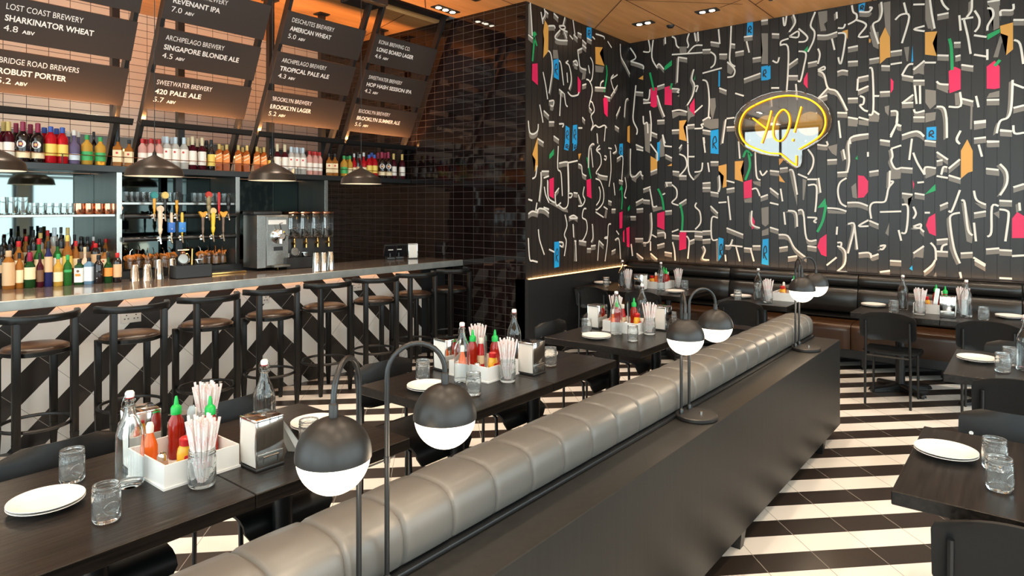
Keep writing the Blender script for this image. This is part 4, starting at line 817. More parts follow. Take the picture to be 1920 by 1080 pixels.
# kind: (look, radius, height, shoulder, neck radius, glass, cap, label, label z0, z1, extra)
BK = dict(
    redwine=('dark wine bottle with gold foil and white label', .037, .31, .60, .014, 'wine', 'gold', 'white', .12, .48, None),
    vermouth=('large near-black vermouth bottle with a round white badge', .046, .33, .60, .016, 'dark', 'wine', 'cream', .10, .26, 'badge'),
    bitter=('bright red aperitif bottle with blue cap', .040, .29, .66, .016, 'red', 'blue', 'yellow', .20, .52, None),
    violet=('violet-tinted faceted bottle with pale stopper', .038, .27, .50, .013, 'violet', 'white', 'paleblue', .12, .30, None),
    tequila=('golden bottle with green cap and green label', .042, .25, .62, .015, 'yellow', 'green', 'green', .14, .44, None),
    bourbon=('amber bourbon bottle with black cap and cream label', .038, .26, .62, .013, 'amber', 'black', 'cream', .14, .55, 'dot'),
    pink=('pale pink spirit bottle with red cap', .036, .27, .66, .014, 'pink', 'red', 'white', .18, .50, None),
    rum=('clear white-labelled rum bottle with white cap', .038, .30, .64, .015, 'clear', 'paleblue', 'white', .20, .62, 'dot'),
    cabernet=('dark bottle with yellow foil and white label', .037, .32, .58, .014, 'wine', 'cream', 'white', .14, .56, None),
    yellowlabel=('slim dark bottle with yellow label', .033, .29, .56, .013, 'dark', 'black', 'yellow', .14, .52, None),
    whisky=('square amber whisky bottle with slanted red label', .033, .27, .68, .013, 'whisky', 'gold', 'orange', .28, .62, 'slant'),
    greencap=('small yellow bottle with green cap', .032, .24, .60, .013, 'yellow', 'green', 'cream', .12, .40, None),
    redneck=('slim red bottle with silver cap', .033, .29, .55, .013, 'red', 'silver', 'cream', .10, .40, None),
    tan=('clear squat bottle with tan label and wooden stopper', .037, .27, .66, .016, 'amber', 'tan', 'tan', .10, .70, None),
    ambercream=('amber bottle with cream label and black cap', .037, .26, .62, .014, 'amber', 'black', 'cream', .16, .52, None),
    irish=('green whiskey bottle with cream label', .036, .26, .58, .014, 'darkgreen', 'wine', 'cream', .24, .58, None),
    brownlabel=('dark red bottle with brown label', .036, .26, .56, .014, 'wine', 'black', 'brown', .16, .50, None),
    navy=('navy bottle with silver neck and tan label', .034, .31, .62, .014, 'navy', 'black', 'tan', .32, .66, None),
    lime=('pale green bottle with cream label', .035, .27, .56, .013, 'yellow', 'green', 'cream', .14, .44, None),
    gin=('bright green gin bottle with red seal', .036, .26, .62, .014, 'green', 'green', 'green', .44, .52, None),
    herbal=('dark green square liqueur bottle with white-orange label', .036, .235, .72, .014, 'darkgreen', 'black', 'white', .10, .66, 'band'),
    bluegin=('pale blue square gin bottle with white label', .036, .245, .74, .015, 'blue', 'black', 'paleblue', .12, .66, None),
    diamond=('near-black bottle with white diamond label', .038, .26, .64, .015, 'dark', 'black', None, 0, 0, 'diamond'),
    greenorange=('dark green bottle with orange label', .034, .27, .52, .013, 'darkgreen', 'black', 'orange', .22, .50, None),
    redcapdark=('dark bottle with red cap and brown label', .038, .27, .68, .016, 'dark', 'red', 'tan', .18, .62, None),
    black=('tall black bottle with black cap', .034, .30, .58, .014, 'dark', 'black', 'tan', .16, .42, None),
    greenred=('green bottle with red capsule', .034, .31, .50, .014, 'green', 'red', 'cream', .12, .44, None),
    bigfgreen=('tall green bottle with black neck', .036, .32, .55, .014, 'green', 'black', 'white', .14, .50, None),
    orangeyel=('orange bottle with yellow label and neck', .035, .28, .54, .013, 'amber', 'yellow', 'yellow', .14, .46, None),
    cream=('cream-white conical bottle', .038, .29, .40, .013, 'cream', 'cream', None, 0, 0, None),
    redwax=('brown bottle with dripping red wax neck', .036, .29, .58, .016, 'amber', 'red', 'cream', .16, .46, None),
    bluetop=('clear square bottle with blue-grey stopper', .036, .30, .70, .020, 'clear', 'paleblue', 'tan', .12, .50, None),
    goldtop=('clear bottle with black and gold stopper', .036, .30, .66, .018, 'clear', 'gold', 'tan', .12, .50, None))
def mk_bottle(k):
    look, r, h, sh, rn, g, cap, lab, l0, l1, ex = BK[k]
    sq = k in ('whisky', 'herbal', 'bluegin', 'bourbon', 'bluetop'); n, a0, f = (4, R(45), 1.22) if sq else (20, 0, 1)
    b = MB(); rr = r*f
    prof = [(0, 0), (rr*.93, 0), (rr, .006), (rr, sh*h), (rr*.93 if k != 'cream' else rr*.8, (sh+.05)*h), ((rr+rn)*.46, (sh+.115)*h), (rn*1.08, (sh+.165)*h), (rn, (sh+.2)*h), (rn, .90*h), (0, .90*h)]
    if sq: prof = [(0, 0), (rr*.96, 0), (rr, .005), (rr, sh*h), (rr*.90, (sh+.05)*h)]
    b.lathe(prof, n=n if not sq else 4, a0=a0)
    if sq: b.lathe([(rr*.62, (sh+.05)*h), (rr*.44, (sh+.10)*h), (rn, (sh+.15)*h), (rn, .90*h), (0, .90*h)], n=14)
    o = b.obj('bottle', M['bottle_'+g], None, 38)
    b = MB(); c0 = .84 if cap not in ('gold', 'cream', 'paleblue', 'wine') else .74
    b.lathe([(rn*1.05, c0*h), (rn*1.16, (c0+.01)*h), (rn*1.16, .99*h), (rn*.9, h), (0, h)], n=14); b.obj('cap', M['l_'+cap], o, 40)
    if lab:
        b = MB()
        if sq: b.lathe([(rr+.0012, l0*h), (rr+.0012, l1*h)], n=4, a0=a0)
        elif ex == 'badge': b.lathe([(rr+.0008, l0*h), (rr+.0008, l1*h)], n=20)
        else: b.lathe([(rr+.0008, l0*h), (rr+.0008, l1*h)], n=20)
        b.obj('paper_label', M['l_'+lab], o, 40)
    def face(poly, m, nm, d=.003):          # raised mark on the side turned to the room
        b = MB(); ap = r*f*(.7071 if sq else 1)
        b.prism(poly, lambda u, v, w_: Vector((u, -(math.sqrt(max(ap*ap-u*u, 0)) if not sq else ap)-d*.35+.0-w_*.0-.001, v*h)), 0); b.obj(nm, M['l_'+m], o, ang=0)
    circ = lambda cx, cz, q, asp=1: [(cx+q*math.cos(2*math.pi*i/18), cz+q*math.sin(2*math.pi*i/18)/h*asp) for i in range(18)]
    if ex == 'badge': face(circ(0, .44, .033), 'white', 'round_badge'); face(circ(0, .44, .017), 'wine', 'badge_centre', .007); face(circ(0, .44, .011), 'gold', 'badge_centre', .010)
    if ex == 'dot': face(circ(0, l1-.10, .010), 'red', 'label_seal', .006)
    if ex == 'band': face([(-.022, .34), (.022, .34), (.022, .44), (-.022, .44)], 'orange', 'label_band', .008); face(circ(0, .54, .012), 'brown', 'label_seal', .008)
    if ex == 'diamond': face([(-.033, .32), (0, .18), (.033, .32), (0, .46)], 'white', 'diamond_label', .006)
    if ex == 'slant':
        for q in (0, .13): face([(-.024, .40+q), (.024, .50+q), (.024, .54+q), (-.024, .44+q)], 'cream', 'label_stripe', .006)
    return tag(o, None, 'bottle')
BP = {k: Proto(lambda k=k: mk_bottle(k)) for k in BK}
cnt, PLACED = {}, {}
def bottle(k, x, y, z, ztop, row, rz=0, wx=1.0):
    s = (ztop-z)/BK[k][2]; c = cnt[row] = cnt.get(row, 0)+1
    wf = min(1.1, max(.8, s))*wx
    r_ = BK[k][1]*(1.22*.75 if k in ('whisky', 'herbal', 'bluegin', 'bourbon', 'bluetop') else 1)
    for (x2, r2) in PLACED.get(row, []):
        if abs(x-x2) < r_*wf+r2+.001: wf = max(.70, (abs(x-x2)-r2-.001)/r_)
    for (x2, r2) in PLACED.get(row, []):
        if abs(x-x2) < r_*wf+r2+.001: x = x2+(r_*wf+r2+.001)*(1 if x >= x2 else -1)
    PLACED.setdefault(row, []).append((x, r_*wf))
    BP[k].put((x, y, z), R(rz), '%s, %s from left, %s' % (BK[k][0], ordn(c), row), 'bottles on '+row, scale=(wf, wf, s))
HS = [('redwine',-6,228),('redwine',16,228),('vermouth',43,228),('vermouth',71,231),('bitter',95,237),('bitter',117,239),('violet',139,244),('tequila',163,253),('tequila',188,257),('bourbon',221,257),('bourbon',242,262),('pink',267,260),('pink',283,260),('pink',298,261),('rum',313,256),('rum',329,257),('rum',345,258),('cabernet',361,256),('cabernet',379,258),('yellowlabel',396,262),('whisky',411,270),('whisky',425,271),('whisky',447,272),('whisky',463,273),('whisky',482,275),('whisky',495,276),('yellowlabel',507,279),('cabernet',520,270),('cabernet',534,271),('rum',546,275),('rum',557,276),('rum',568,277),('pink',580,283),('pink',591,284),('pink',600,285),('bourbon',617,288),('bourbon',628,288),('tequila',645,292),('greencap',656,292),('redneck',664,288),('black',671,286),('redneck',682,286),('bitter',692,290),('bitter',702,290),('vermouth',716,285),('vermouth',728,285),('redwine',738,288),('redwine',754,289)]
for k, px, py in HS:
    x, y, z = ony(px, py, 6.348); bottle(k, x, y, SZ, z, 'high shelf front row', -33 if BK[k][10] else 0)
RS = [('redwine',7,229),('vermouth',30,232),('vermouth',57,234),('bitter',83,240),('bitter',106,242),('violet',128,247),('violet',147,248),('tequila',154,257),('black',175,248),('pink',274,262),('pink',290,262),('rum',307,257),('rum',322,259),('cabernet',353,259),('cabernet',370,261),('black',387,264),('whisky',417,274),('whisky',455,277),('whisky',488,279),('rum',552,277),('rum',563,278),('pink',586,285),('pink',596,286),('tequila',651,294),('redneck',675,290),('bitter',697,287),('vermouth',709,287),('vermouth',722,287)]
for k, px, py in RS:
    x, y, z = ony(px, py, 6.50)
    if min(abs(x-q) for q in (1.409, 2.329, 2.544, 3.454, 3.674, 4.594, 4.774, 5.694)) < .06: continue
    bottle(k, x, y, SZ, z+.005, 'high shelf second row', -33)
B1 = [('tan',16,470),('ambercream',36,474),('irish',56,473),('brownlabel',74,474),('navy',91,452),('lime',109,476),('gin',127,478),('herbal',149,486),('bluegin',167,483),('diamond',185,478),('greenorange',203,473),('redcapdark',220,474)]
for k, px, py in B1:
    x, y, z = onz(px, 542-(px-16)*.062, CZ); y = min(y, 6.185); x, y, z = ony(px, py, y); bottle(k, x, y, CZ+.0005, z, 'bar front row', -40)
B2 = [('black',3,462),('black',15,458),('redwax',35,452),('black',54,460),('greenred',73,447),('ambercream',88,462),('bigfgreen',108,452),('orangeyel',126,441),('redwax',142,452),('cream',159,463),('redcapdark',179,456),('bourbon',196,466)]
for k, px, py in B2:
    x, y, z = ony(px, py, 6.355); bottle(k, x, y, 1.1655, z, 'back bar second row', -40)
B3 = [('black',7,446),('black',20,445),('black',30,443),('redwax',39,443),('black',49,436),('goldtop',60,437),('black',68,431),('redwax',76,432),('black',84,426),('bluetop',93,427),('black',101,426),('goldtop',111,427),('black',120,440),('brownlabel',130,440),('black',139,441),('black',150,443),('black',157,444),('redneck',168,444),('black',178,448),('redwax',190,448)]
for k, px, py in B3:
    x, y, z = ony(px, py, 6.53); bottle(k, x, y, 1.2355, z, 'back bar rear row', -40)

# ------------------------------------------------------------------ glasses and mugs on the back-bar shelves
def mk_tumbler(r, h):
    def f():
        b = MB(); b.lathe([(0, 0), (r*.86, 0), (r*.9, .004), (r, h), (r-.003, h), (r*.87, .012), (0, .012)], n=16); return tag(b.obj('tumbler_glass', M['glass']), None, 'glass')
    return f
TT, TS = Proto(mk_tumbler(.036, .14)), Proto(mk_tumbler(.034, .095))
z0 = 1.6625
for i, px in enumerate((-12, 6, 23, 43)):
    x, y, _ = ony(px, 395, 6.40); TT.put((x, y, z0), 0, 'tall clear tumbler, %s from the left on the mirror shelf' % ordn(i+1), 'tall tumblers on the mirror shelf')
for i, px in enumerate((62, 76, 92, 106, 121, 132)):
    x, y, _ = ony(px, 395, 6.40); TS.put((x, y, z0), 0, 'short clear tumbler, %s from the left beside the copper mugs' % ordn(i+1), 'short tumblers on the mirror shelf')
def mk_mug():
    b = MB(); b.lathe([(0, 0), (.032, 0), (.037, .008), (.038, .06), (.036, .092), (.034, .092), (.034, .06), (.03, .01), (0, .01)], n=20); o = b.obj('copper_mug', M['copper'])
    b = MB(); b.tube([(.034, 0, .075), (.055, 0, .075), (.062, 0, .055), (.055, 0, .03), (.035, 0, .022)], .004, 6); b.obj('handle', M['copper'], o); return tag(o, None, 'mug')
MUG = Proto(mk_mug)
for i, px in enumerate((148, 166, 184, 202, 215)):
    x, y, _ = ony(px, 395, 6.40); MUG.put((x, y, z0), R(-20), 'polished copper mug, %s from the left on the mirror shelf' % ordn(i+1), 'copper mugs on the mirror shelf')
z1 = 1.7675
for i, px in enumerate((236, 247, 258, 270, 282, 294, 306, 318, 330, 365, 376, 387, 398, 409, 420, 430)):
    x, y, _ = ony(px, 380, 6.42); TS.put((x, y, z1), 0, 'clear beer glass, %s from the left above the taps' % ordn(i+1), 'glasses on the shelf above the taps')

# ------------------------------------------------------------------ beer taps on two black pipes
for z, l in ((1.640, 'upper'), (1.435, 'lower')):
    b = MB(); b.tube([(HX[1]+.04, 6.275, z), (HX[2]-.02, 6.275, z)], .022, 12)
    for x in (HX[1]+.08, HX[2]-.06): b.tube([(x, 6.275, z), (x, 6.34, z)], .014, 8)
    tag(b.obj('tap_rail', M['metal_black']), '%s black horizontal pipe carrying the row of beer taps' % l, 'tap rail')
def tap(px, z, colr, head, hc, H, shape, label):
    x, _, _ = ony(px, 400, 6.20)
    t = thing('beer_tap', label, 'beer tap', (x, 6.25, z), group='beer taps at the back bar')
    b = MB(); b.lathe([(.022, -.010), (.022, .02), (0, .02)], (0, 0, 0), 12, M=Matrix.Rotation(R(90), 4, 'X')); b.tube([(0, -.02, 0), (0, -.055, .002)], .012, 8); b.tube([(0, -.05, .02), (0, -.055, 0), (0, -.075, -.045)], [.011, .011, .008], 8); b.obj('spout', M['chrome'], t)
    M.setdefault('tap_'+str(colr), mat('tap_handle', colr, .35)); M.setdefault('tap_'+str(hc), mat('tap_head', hc, .35))
    b = MB(); w_ = .019 if shape == 'fat' else .012
    b.lathe([(.007, .018), (.007, .04), (.011, .045), (w_*.7, .05), (w_*1.1, .09), (w_*.8, .10), (w_, H*.55), (w_*1.15, H*.85), (w_*.8, H), (0, H)], (0, -.055, 0), 14); h = b.obj('handle', M['tap_'+str(colr)], t)
    b = MB()
    if head == 'disc': b.lathe([(0, -.012), (.030, -.012), (.034, 0), (.030, .012), (0, .012)], n=18, M=Matrix.Translation((0, -.055, H+.01)) @ Matrix.Rotation(R(90), 4, 'X'))
    elif head == 'fan': b.prism([(-.012, H-.03), (.012, H-.03), (.042, H+.02), (.030, H+.028), (0, H+.016), (-.030, H+.028), (-.042, H+.02)], lambda u, v, w_: Vector((u, -.067+w_, v)), .024)
    elif head == 'paddle': b.box(-.032, .032, -.067, -.043, .055, .15, .006)
    else: b.lathe([(.012, H-.05), (.016, H-.03), (.012, H+.02), (.005, H+.03), (0, H+.03)], (0, -.055, 0), 12)
    b.obj('handle_badge', M['tap_'+str(hc)], t, 40)
cr, og, bk = (.76, .58, .42), (.80, .36, .03), (.02, .02, .02)
for a in ((289, 1.640, og, 'disc', (.02, .25, .25), .18, '', 'beer tap with orange handle and teal badge, upper row left end'), (309, 1.640, bk, 'disc', (.75, .55, .15), .18, '', 'beer tap with black handle and yellow badge, upper row'),
          (331, 1.640, og, 'knob', bk, .19, '', 'beer tap with orange handle and black top beside the post'), (391, 1.640, (.30, .24, .12), 'disc', (.55, .04, .02), .19, 'fat', 'beer tap with olive handle and red crest'),
          (410, 1.640, (.55, .02, .02), 'knob', (.55, .02, .02), .20, '', 'beer tap with plain red handle in upper row'), (428, 1.640, bk, 'knob', bk, .19, 'fat', 'beer tap with black bottle-shaped handle, upper row right end'),
          (300, 1.435, cr, 'disc', cr, .26, 'fat', 'beer tap with thick cream handle, lower row left end'), (321, 1.435, cr, 'paddle', (.03, .14, .50), .24, '', 'beer tap with cream handle and blue paddle, lower row'),
          (341, 1.435, (.75, .50, .05), 'paddle', (.04, .22, .62), .24, '', 'beer tap with yellow handle and light blue paddle'), (380, 1.435, (.16, .10, .07), 'fan', og, .22, '', 'beer tap with brown handle and orange fan, left of the yellow one'),
          (399, 1.435, (.80, .52, .03), 'disc', (.75, .55, .25), .24, 'fat', 'beer tap with thick yellow handle, lower row'), (418, 1.435, (.16, .10, .07), 'fan', og, .22, '', 'beer tap with brown handle and orange fan, lower row right end')): tap(*a)

# ------------------------------------------------------------------ things standing on the bar
def on(px, py): return onz(px, py, CZ)
def mk_tin():
    b = MB(); b.lathe([(0, .172), (.031, .172), (.033, .169), (.045, .003), (.046, 0), (.043, 0), (.030, .166), (0, .166)], n=24); return tag(b.obj('shaker_tin', M['chrome']), None, 'cocktail shaker')
TIN = Proto(mk_tin)
for i, (px, py, s) in enumerate(((253, 527, .82), (276, 526, .82), (298, 523, 1.0), (323, 521, 1.0))):
    TIN.put(on(px, py), 0, 'upturned steel shaker tin, %s of four left of the black caddy' % ordn(i+1), 'steel shaker tins on the bar', (.85, .85, s))
for i, (px, py) in enumerate(((593, 508), (607, 507), (620, 505))):
    TIN.put(on(px, py), 0, 'upturned steel shaker tin right of the juice dispenser, %s of three' % ordn(i+1), 'steel shaker tins on the bar', (.85, .85, 1.05))
def caddy(px0, px1, py, label, items):
    y0 = min(on(px0, py)[1], 5.93); x0 = ony(px0, py, y0)[0]; x1, _, _ = ony(px1, py, y0)
    t = thing('bar_caddy', label, 'caddy', ((x0+x1)/2, y0+.07, CZ)); w_ = (x1-x0)/2; H = .115
    b = MB()
    for a in ((-w_, w_, -.07, -.064, 0, H), (-w_, w_, .064, .07, 0, H), (-w_, -w_+.006, -.064, .064, 0, H), (w_-.006, w_, -.064, .064, 0, H), (-w_, w_, -.07, .07, 0, .006), (-.003, .003, -.064, .064, .006, H*.8)): b.box(*a)
    b.obj('tray', M['plastic_black'], t, ang=0)
    for k, dx, l in items:
        p = (t.location.x+dx*w_, y0+.07, CZ+.008)
        if k == 'strainer':
            b = MB(); b.lathe([(0, -.004), (.042, -.003), (.044, 0), (.042, .003), (0, .004)], n=24, M=Matrix.Translation((0, -.01, .165)) @ Matrix.Rotation(R(80), 4, 'X')); b.tube([(0, 0, .12), (.0, .01, .0)], .005, 6)
            b.tube([(.05*math.cos(a), -.02+.0*a, .165+.05*math.sin(a)) for a in [math.pi*q/10+math.pi for q in range(11)]], .003, 6)
            tag(b.obj('cocktail_strainer', M['steel'], loc=p), l, 'strainer')
        elif k == 'muddler':
            b = MB(); b.tube([(0, 0, 0), (.006, .0, .25)], [.010, .007], 10); tag(b.obj('muddler', M['brass'], loc=p), l, 'muddler')
        else:
            b = MB(); b.lathe([(0, 0), (.026, 0), (.034, .15), (.032, .15), (.024, .006), (0, .006)], n=20); tag(b.obj('mixing_tin', M['chrome'], loc=p), l, 'tin')
caddy(331, 397, 524, 'black bar caddy with straws and strainer left of the slush machine', (('strainer', -.45, 'round steel cocktail strainer in the left black caddy'), ('muddler', .05, 'gold bar muddler upright in the left black caddy'), ('tin', .45, 'steel tin in the left black caddy')))
caddy(538, 590, 504, 'black bar caddy in front of the juice dispenser', (('tin', -.7, 'steel tin at the left of the right black caddy'), ('strainer', -.2, 'round steel strainer in the right black caddy'), ('tin', .55, 'steel tin at the right of the right black caddy')))
for i, px in enumerate((521, 529)):
    b = MB(); b.lathe([(0, 0), (.015, 0), (.006, .038), (.006, .042), (.017, .085), (.015, .085), (0, .05)], n=16); tag(b.obj('jigger', M['brass'], loc=on(px, 504)), 'small brass jigger, %s beside the right black caddy' % ('left one' if i == 0 else 'right one'), 'jigger')
x0, y0, _ = on(398, 516); x1 = ony(462, 510, y0)[0]
b = MB(); b.box(x0, x1, y0, y0+.16, CZ, CZ+.02, .003); o = tag(b.obj('drip_tray', M['brass']), 'golden metal drip tray on the bar below the right taps', 'tray')
b = MB(); b.box(x0+.01, x1-.01, y0+.01, y0+.15, CZ+.0202, CZ+.021); b.obj('grate', M['steel'], o, ang=0)
# slush machine
t = thing('slush_machine', 'boxy stainless slush machine with tap standing at the back of the bar', 'drinks machine', (3.64, 6.10, CZ))
b = MB(); b.box(-.175, .175, -.13, .13, .03, .555, .006); b.obj('housing', M['steel_dark'], t, 30)
b = MB(); b.box(-.176, -.085, -.136, -.131, .03, .55, .002); b.obj('side_panel', M['steel'], t, ang=0)
b = MB(); b.box(-.075, .165, -.138, -.131, .05, .535, .002); p = b.obj('front_panel', M['steel'], t, ang=0)
b = MB(); b.box(-.06, .14, -.1395, -.1385, .46, .505); b.obj('name_plate', M['l_silver'], p, ang=0)
b = MB(); b.lathe([(0, 0), (.075, 0), (.07, .03), (.03, .04), (.03, .075), (0, .075)], n=20, M=Matrix.Translation((.05, -.138, .34)) @ Matrix.Rotation(R(90), 4, 'X')); b.tube([(.05, -.19, .40), (.05, -.19, .27)], .02, 10); b.tube([(.05, -.19, .40), (.03, -.20, .47), (.06, -.2, .475)], .006, 6); b.tube([(.05, -.19, .35), (.13, -.19, .35)], .008, 6); b.obj('dispensing_tap', M['chrome'], t)
b = MB(); b.box(.0, .10, -.142, -.1385, .195, .235); b.obj('badge', M['plastic_black'], t, ang=0)
b = MB(); b.box(-.03, .15, -.20, -.138, .03, .05, .004); b.obj('drip_shelf', M['steel_dark'], t, ang=0)
b = MB(); b.box(-.19, .12, -.10, .12, .5555, .59, .01); b.obj('lid', M['plastic_black'], t, 30)
# juice dispenser
t = thing('juice_dispenser', 'row of four clear juice tanks with brass taps on a black stand', 'juice dispenser', (4.17, 6.175, CZ))
b = MB(); b.box(-.30, .30, -.06, .11, 0, .30, .008); b.obj('stand', M['plastic_black'], t, 30)
for i in range(4):
    x = -.215+.143*i
    b = MB(); b.box(x-.066, x+.066, -.09, .10, .302, .56, .012); b.obj('tank', M['glass_acrylic'], t, 30)
    b = MB(); b.box(x-.067, x+.067, -.092, .102, .561, .585, .006); b.obj('lid', M['copper'], t, 30)
    b = MB(); b.lathe([(0, 0), (.020, 0), (.018, .03), (.010, .045), (0, .045)], n=14, M=Matrix.Translation((x, -.06, .25)) @ Matrix.Rotation(R(90), 4, 'X')); b.lathe([(.012, -.05), (.012, .03), (.004, .05), (.009, .062), (0, .068)], (x, -.09, .25), 12); b.obj('tap', M['brass'], t)
# napkin box, card readers and till at the far end of the bar
def mk_napkins(peek=False):
    t = thing('napkin_dispenser', None, 'napkin dispenser')
    b = MB(); b.box(-.056, .056, -.058, -.052, .006, .182, .002); b.box(-.056, .056, .052, .058, .006, .182, .002); b.box(-.057, .057, -.059, .059, .178, .188, .004); b.obj('chrome_housing', M['chrome'], t, 30)
    b = MB(); b.box(-.052, .052, -.062, -.0585, .012, .062, .002); b.tube([(-.03, -.064, .02), (-.03, -.066, .05), (.03, -.066, .05), (.03, -.064, .02)], .0022, 6); b.obj('front_bracket', M['steel'], t, 30)
    b = MB(); b.box(-.058, .058, -.06, .06, 0, .008, .002); b.obj('base', M['plastic_black'], t, 30)
    b = MB()
    for s in (-1, 1):
        rows = [[(s*(.052+.006*math.sin(math.pi*i/8)), -.051+.102*j/6, .012+.162*i/8) for j in range(7)] for i in range(9)]; b.grid(rows)
    b.box(-.051, .051, -.0505, .0505, .012, .174); b.obj('napkins', M['paper'], t, 40)
    return t
NB = Proto(mk_napkins)
p = on(806, 481); NB.put((5.56, p[1]-.05, CZ), R(60), 'small chrome napkin box at the far right end of the bar')
for i, (px, py, sz, l) in enumerate(((724, 486, .16, 'small black card reader on the bar, left of the till'), (744, 485, .20, 'black till with tilted screen near the end of the bar'))):
    x, y, _ = on(px, py); t = thing('till' if i else 'card_reader', l, 'till' if i else 'card reader', (x, min(y, 6.1), CZ), R(-25))
    b = MB(); b.box(-.05, .05, -.05, .05, 0, .03, .006); b.obj('base', M['plastic_black'], t, 30)
    Mx = Matrix.Translation((0, 0, .10)) @ Matrix.Rotation(R(25), 4, 'X')
    b = MB(); b.box(-sz/2, sz/2, -.012, .012, -.07, .09, .006, M=Mx); p = b.obj('body', M['plastic_black'], t, 30)
    b = MB(); b.box(-sz/2+.01, sz/2-.01, -.0135, -.0122, -.06, .08, M=Mx); b.obj('screen', M['screen'], p, ang=0)
    b = MB(); b.box(-.03, .03, -.016, -.0136, .02, .032, M=Mx); b.obj('sticker', M['l_white'], p, ang=0)
    b = MB(); b.tube([(0, 0, .028), (0, .01, .10)], .012, 8); b.obj('stem', M['plastic_black'], t)
# garnish jars behind the taps
def mk_garnish():
    t = thing('garnish_jar', None, 'garnish jar')
    b = MB(); b.lathe([(0, 0), (.045, 0), (.05, .008), (.05, .09), (.04, .11), (.042, .12), (.039, .12), (.037, .11), (.046, .088), (.046, .01), (0, .01)], n=20); b.obj('jar', M['glass'], t)
    b = MB(); b.lathe([(0, .012), (.044, .012), (.044, .07), (.03, .085), (0, .09)], n=16); b.obj('filling', M['bottle_amber'], t)
    b = MB()
    for k in range(9):
        a = k*2.4; b.lathe([(0, -.003), (.020, -.003), (.022, 0), (.020, .003), (0, .003)], n=12, M=Matrix.Translation((.028*math.cos(a), .028*math.sin(a), .105+.006*(k % 4))) @ Matrix.Rotation(R(50+20*(k % 3)), 4, 'X') @ Matrix.Rotation(a, 4, 'Z'))
    b.obj('orange_slices', M['l_orange'], t)
    b = MB(); b.tube([(0, 0, .10), (.01, 0, .17), (.03, 0, .19)], .004, 6); b.obj('pourer', M['chrome'], t); return t
GJ = Proto(mk_garnish)
for i, px in enumerate((242, 258, 276, 289, 309, 322, 377, 391, 404, 416)):
    x, y, _ = ony(px, 490, 6.42+.06*(i % 2)); GJ.put((x, y, 1.151), R(30*i), 'glass jar of orange slices under the taps, %s from the left' % ordn(i+1), 'garnish jars under the taps')
x, y, _ = on(258, 505); t = thing('lever_tap', 'small copper and brass lever tap standing behind the shaker tins', 'tap', (x, 6.15, CZ))
b = MB(); b.lathe([(0, 0), (.03, 0), (.03, .01), (.014, .02), (.014, .17), (.022, .18), (.022, .22), (0, .23)], n=16); b.obj('column', M['copper'], t)
b = MB(); b.tube([(0, 0, .2), (.035, -.01, .2), (.05, -.012, .17), (.05, -.012, .12)], .008, 8); b.tube([(-.05, 0, .235), (.05, 0, .235)], .008, 8); b.obj('spout', M['brass'], t)
# ------------------------------------------------------------------ things on the tables
TZ = .7505
def mk_jar(r=.040, h=.112):
    def f():
        b = MB(); b.lathe([(0, .0), (r*.86, 0), (r*.98, .008), (r, .02), (r, h*.70), (r*.97, h*.78), (r*.90, h*.81), (r*.90, h*.84), (r*.98, h*.85), (r*.98, h*.875), (r*.90, h*.885), (r*.90, h*.92), (r*.96, h*.93), (r*.96, h*.95), (r*.91, h*.96), (r*.95, h*.985), (r*.94, h), (r*.84, h), (r*.82, h*.82), (r*.90, h*.74), (r*.90, .026), (r*.8, .012), (0, .012)], n=24)
        for k in range(6):           # pressed ornament ring on the side
            pass
        o = b.obj('glass_jar', M['glass_jar'], None, 50)
        b = MB(); P = []
        for q in range(20):
            a = 2*math.pi*q/20; u, v = .022*math.cos(a), h*.42+.020*math.sin(a)
            P.append((u, -math.sqrt(r*r-u*u)-.0005, v))
        b.tube(P, .0013, 5, closed=True); b.obj('moulded_ring', M['glass'], o); return tag(o, None, 'glass')
    return f
JAR, PLATE = Proto(mk_jar()), None
def mk_plate():
    b = MB(); b.lathe([(0, .002), (.055, 0), (.062, .002), (.085, .010), (.105, .0165), (.108, .018), (.107, .0195), (.085, .0145), (.066, .007), (.05, .0065), (0, .0065)], n=40); return tag(b.obj('side_plate', M['white'], None, 50), None, 'plate')
PLATE = Proto(mk_plate)
def plates(x, y, where):
    PLATE.put((x, y, TZ), 0, 'lower of two white plates %s' % where, 'white side plates on the tables')
    PLATE.put((x, y, TZ+.0085), R(15), 'upper of two white plates %s' % where, 'white side plates on the tables')
def mk_waterbottle():
    t = thing('water_bottle', None, 'bottle')
    b = MB(); r = .045
    b.lathe([(0, .012), (r*.6, .004), (r*.9, 0), (r, .008), (r, .165), (r*.96, .185), (r*.80, .21), (r*.5, .24), (.0165, .265), (.0145, .28), (.0145, .288), (.0185, .290), (.0185, .298), (.0145, .30), (.0145, .306), (.0125, .306), (.012, .28), (.014, .262), (r*.46, .238), (r*.75, .208), (r*.92, .183), (r*.95, .165), (r*.95, .02), (0, .018)], n=28); b.obj('body', M['glass'], t, 50)
    b = MB(); b.lathe([(0, .305), (.0125, .305), (.015, .309), (.015, .322), (.011, .328), (0, .329)], n=16); b.obj('stopper', M['plastic_white'], t)
    b = MB(); b.lathe([(.0128, .3035), (.0145, .3035), (.0145, .3065), (.0128, .3065)], n=16); b.obj('seal', M['ketchup'], t)
    b = MB()
    for s in (-1, 1): b.tube([(s*.016, 0, .317), (s*.021, .004, .305), (s*.0215, .012, .285), (s*.0155, .016, .268)], .0013, 5)
    b.tube([(.0185*math.cos(a), .0185*math.sin(a), .276) for a in [2*math.pi*k/16 for k in range(16)]], .0013, 5, closed=True); b.tube([(-.016, 0, .317), (.016, 0, .317)], .0013, 5); b.obj('wire_clasp', M['steel'], t)
    return t
WB = Proto(mk_waterbottle)
BW, BD = .27, .30
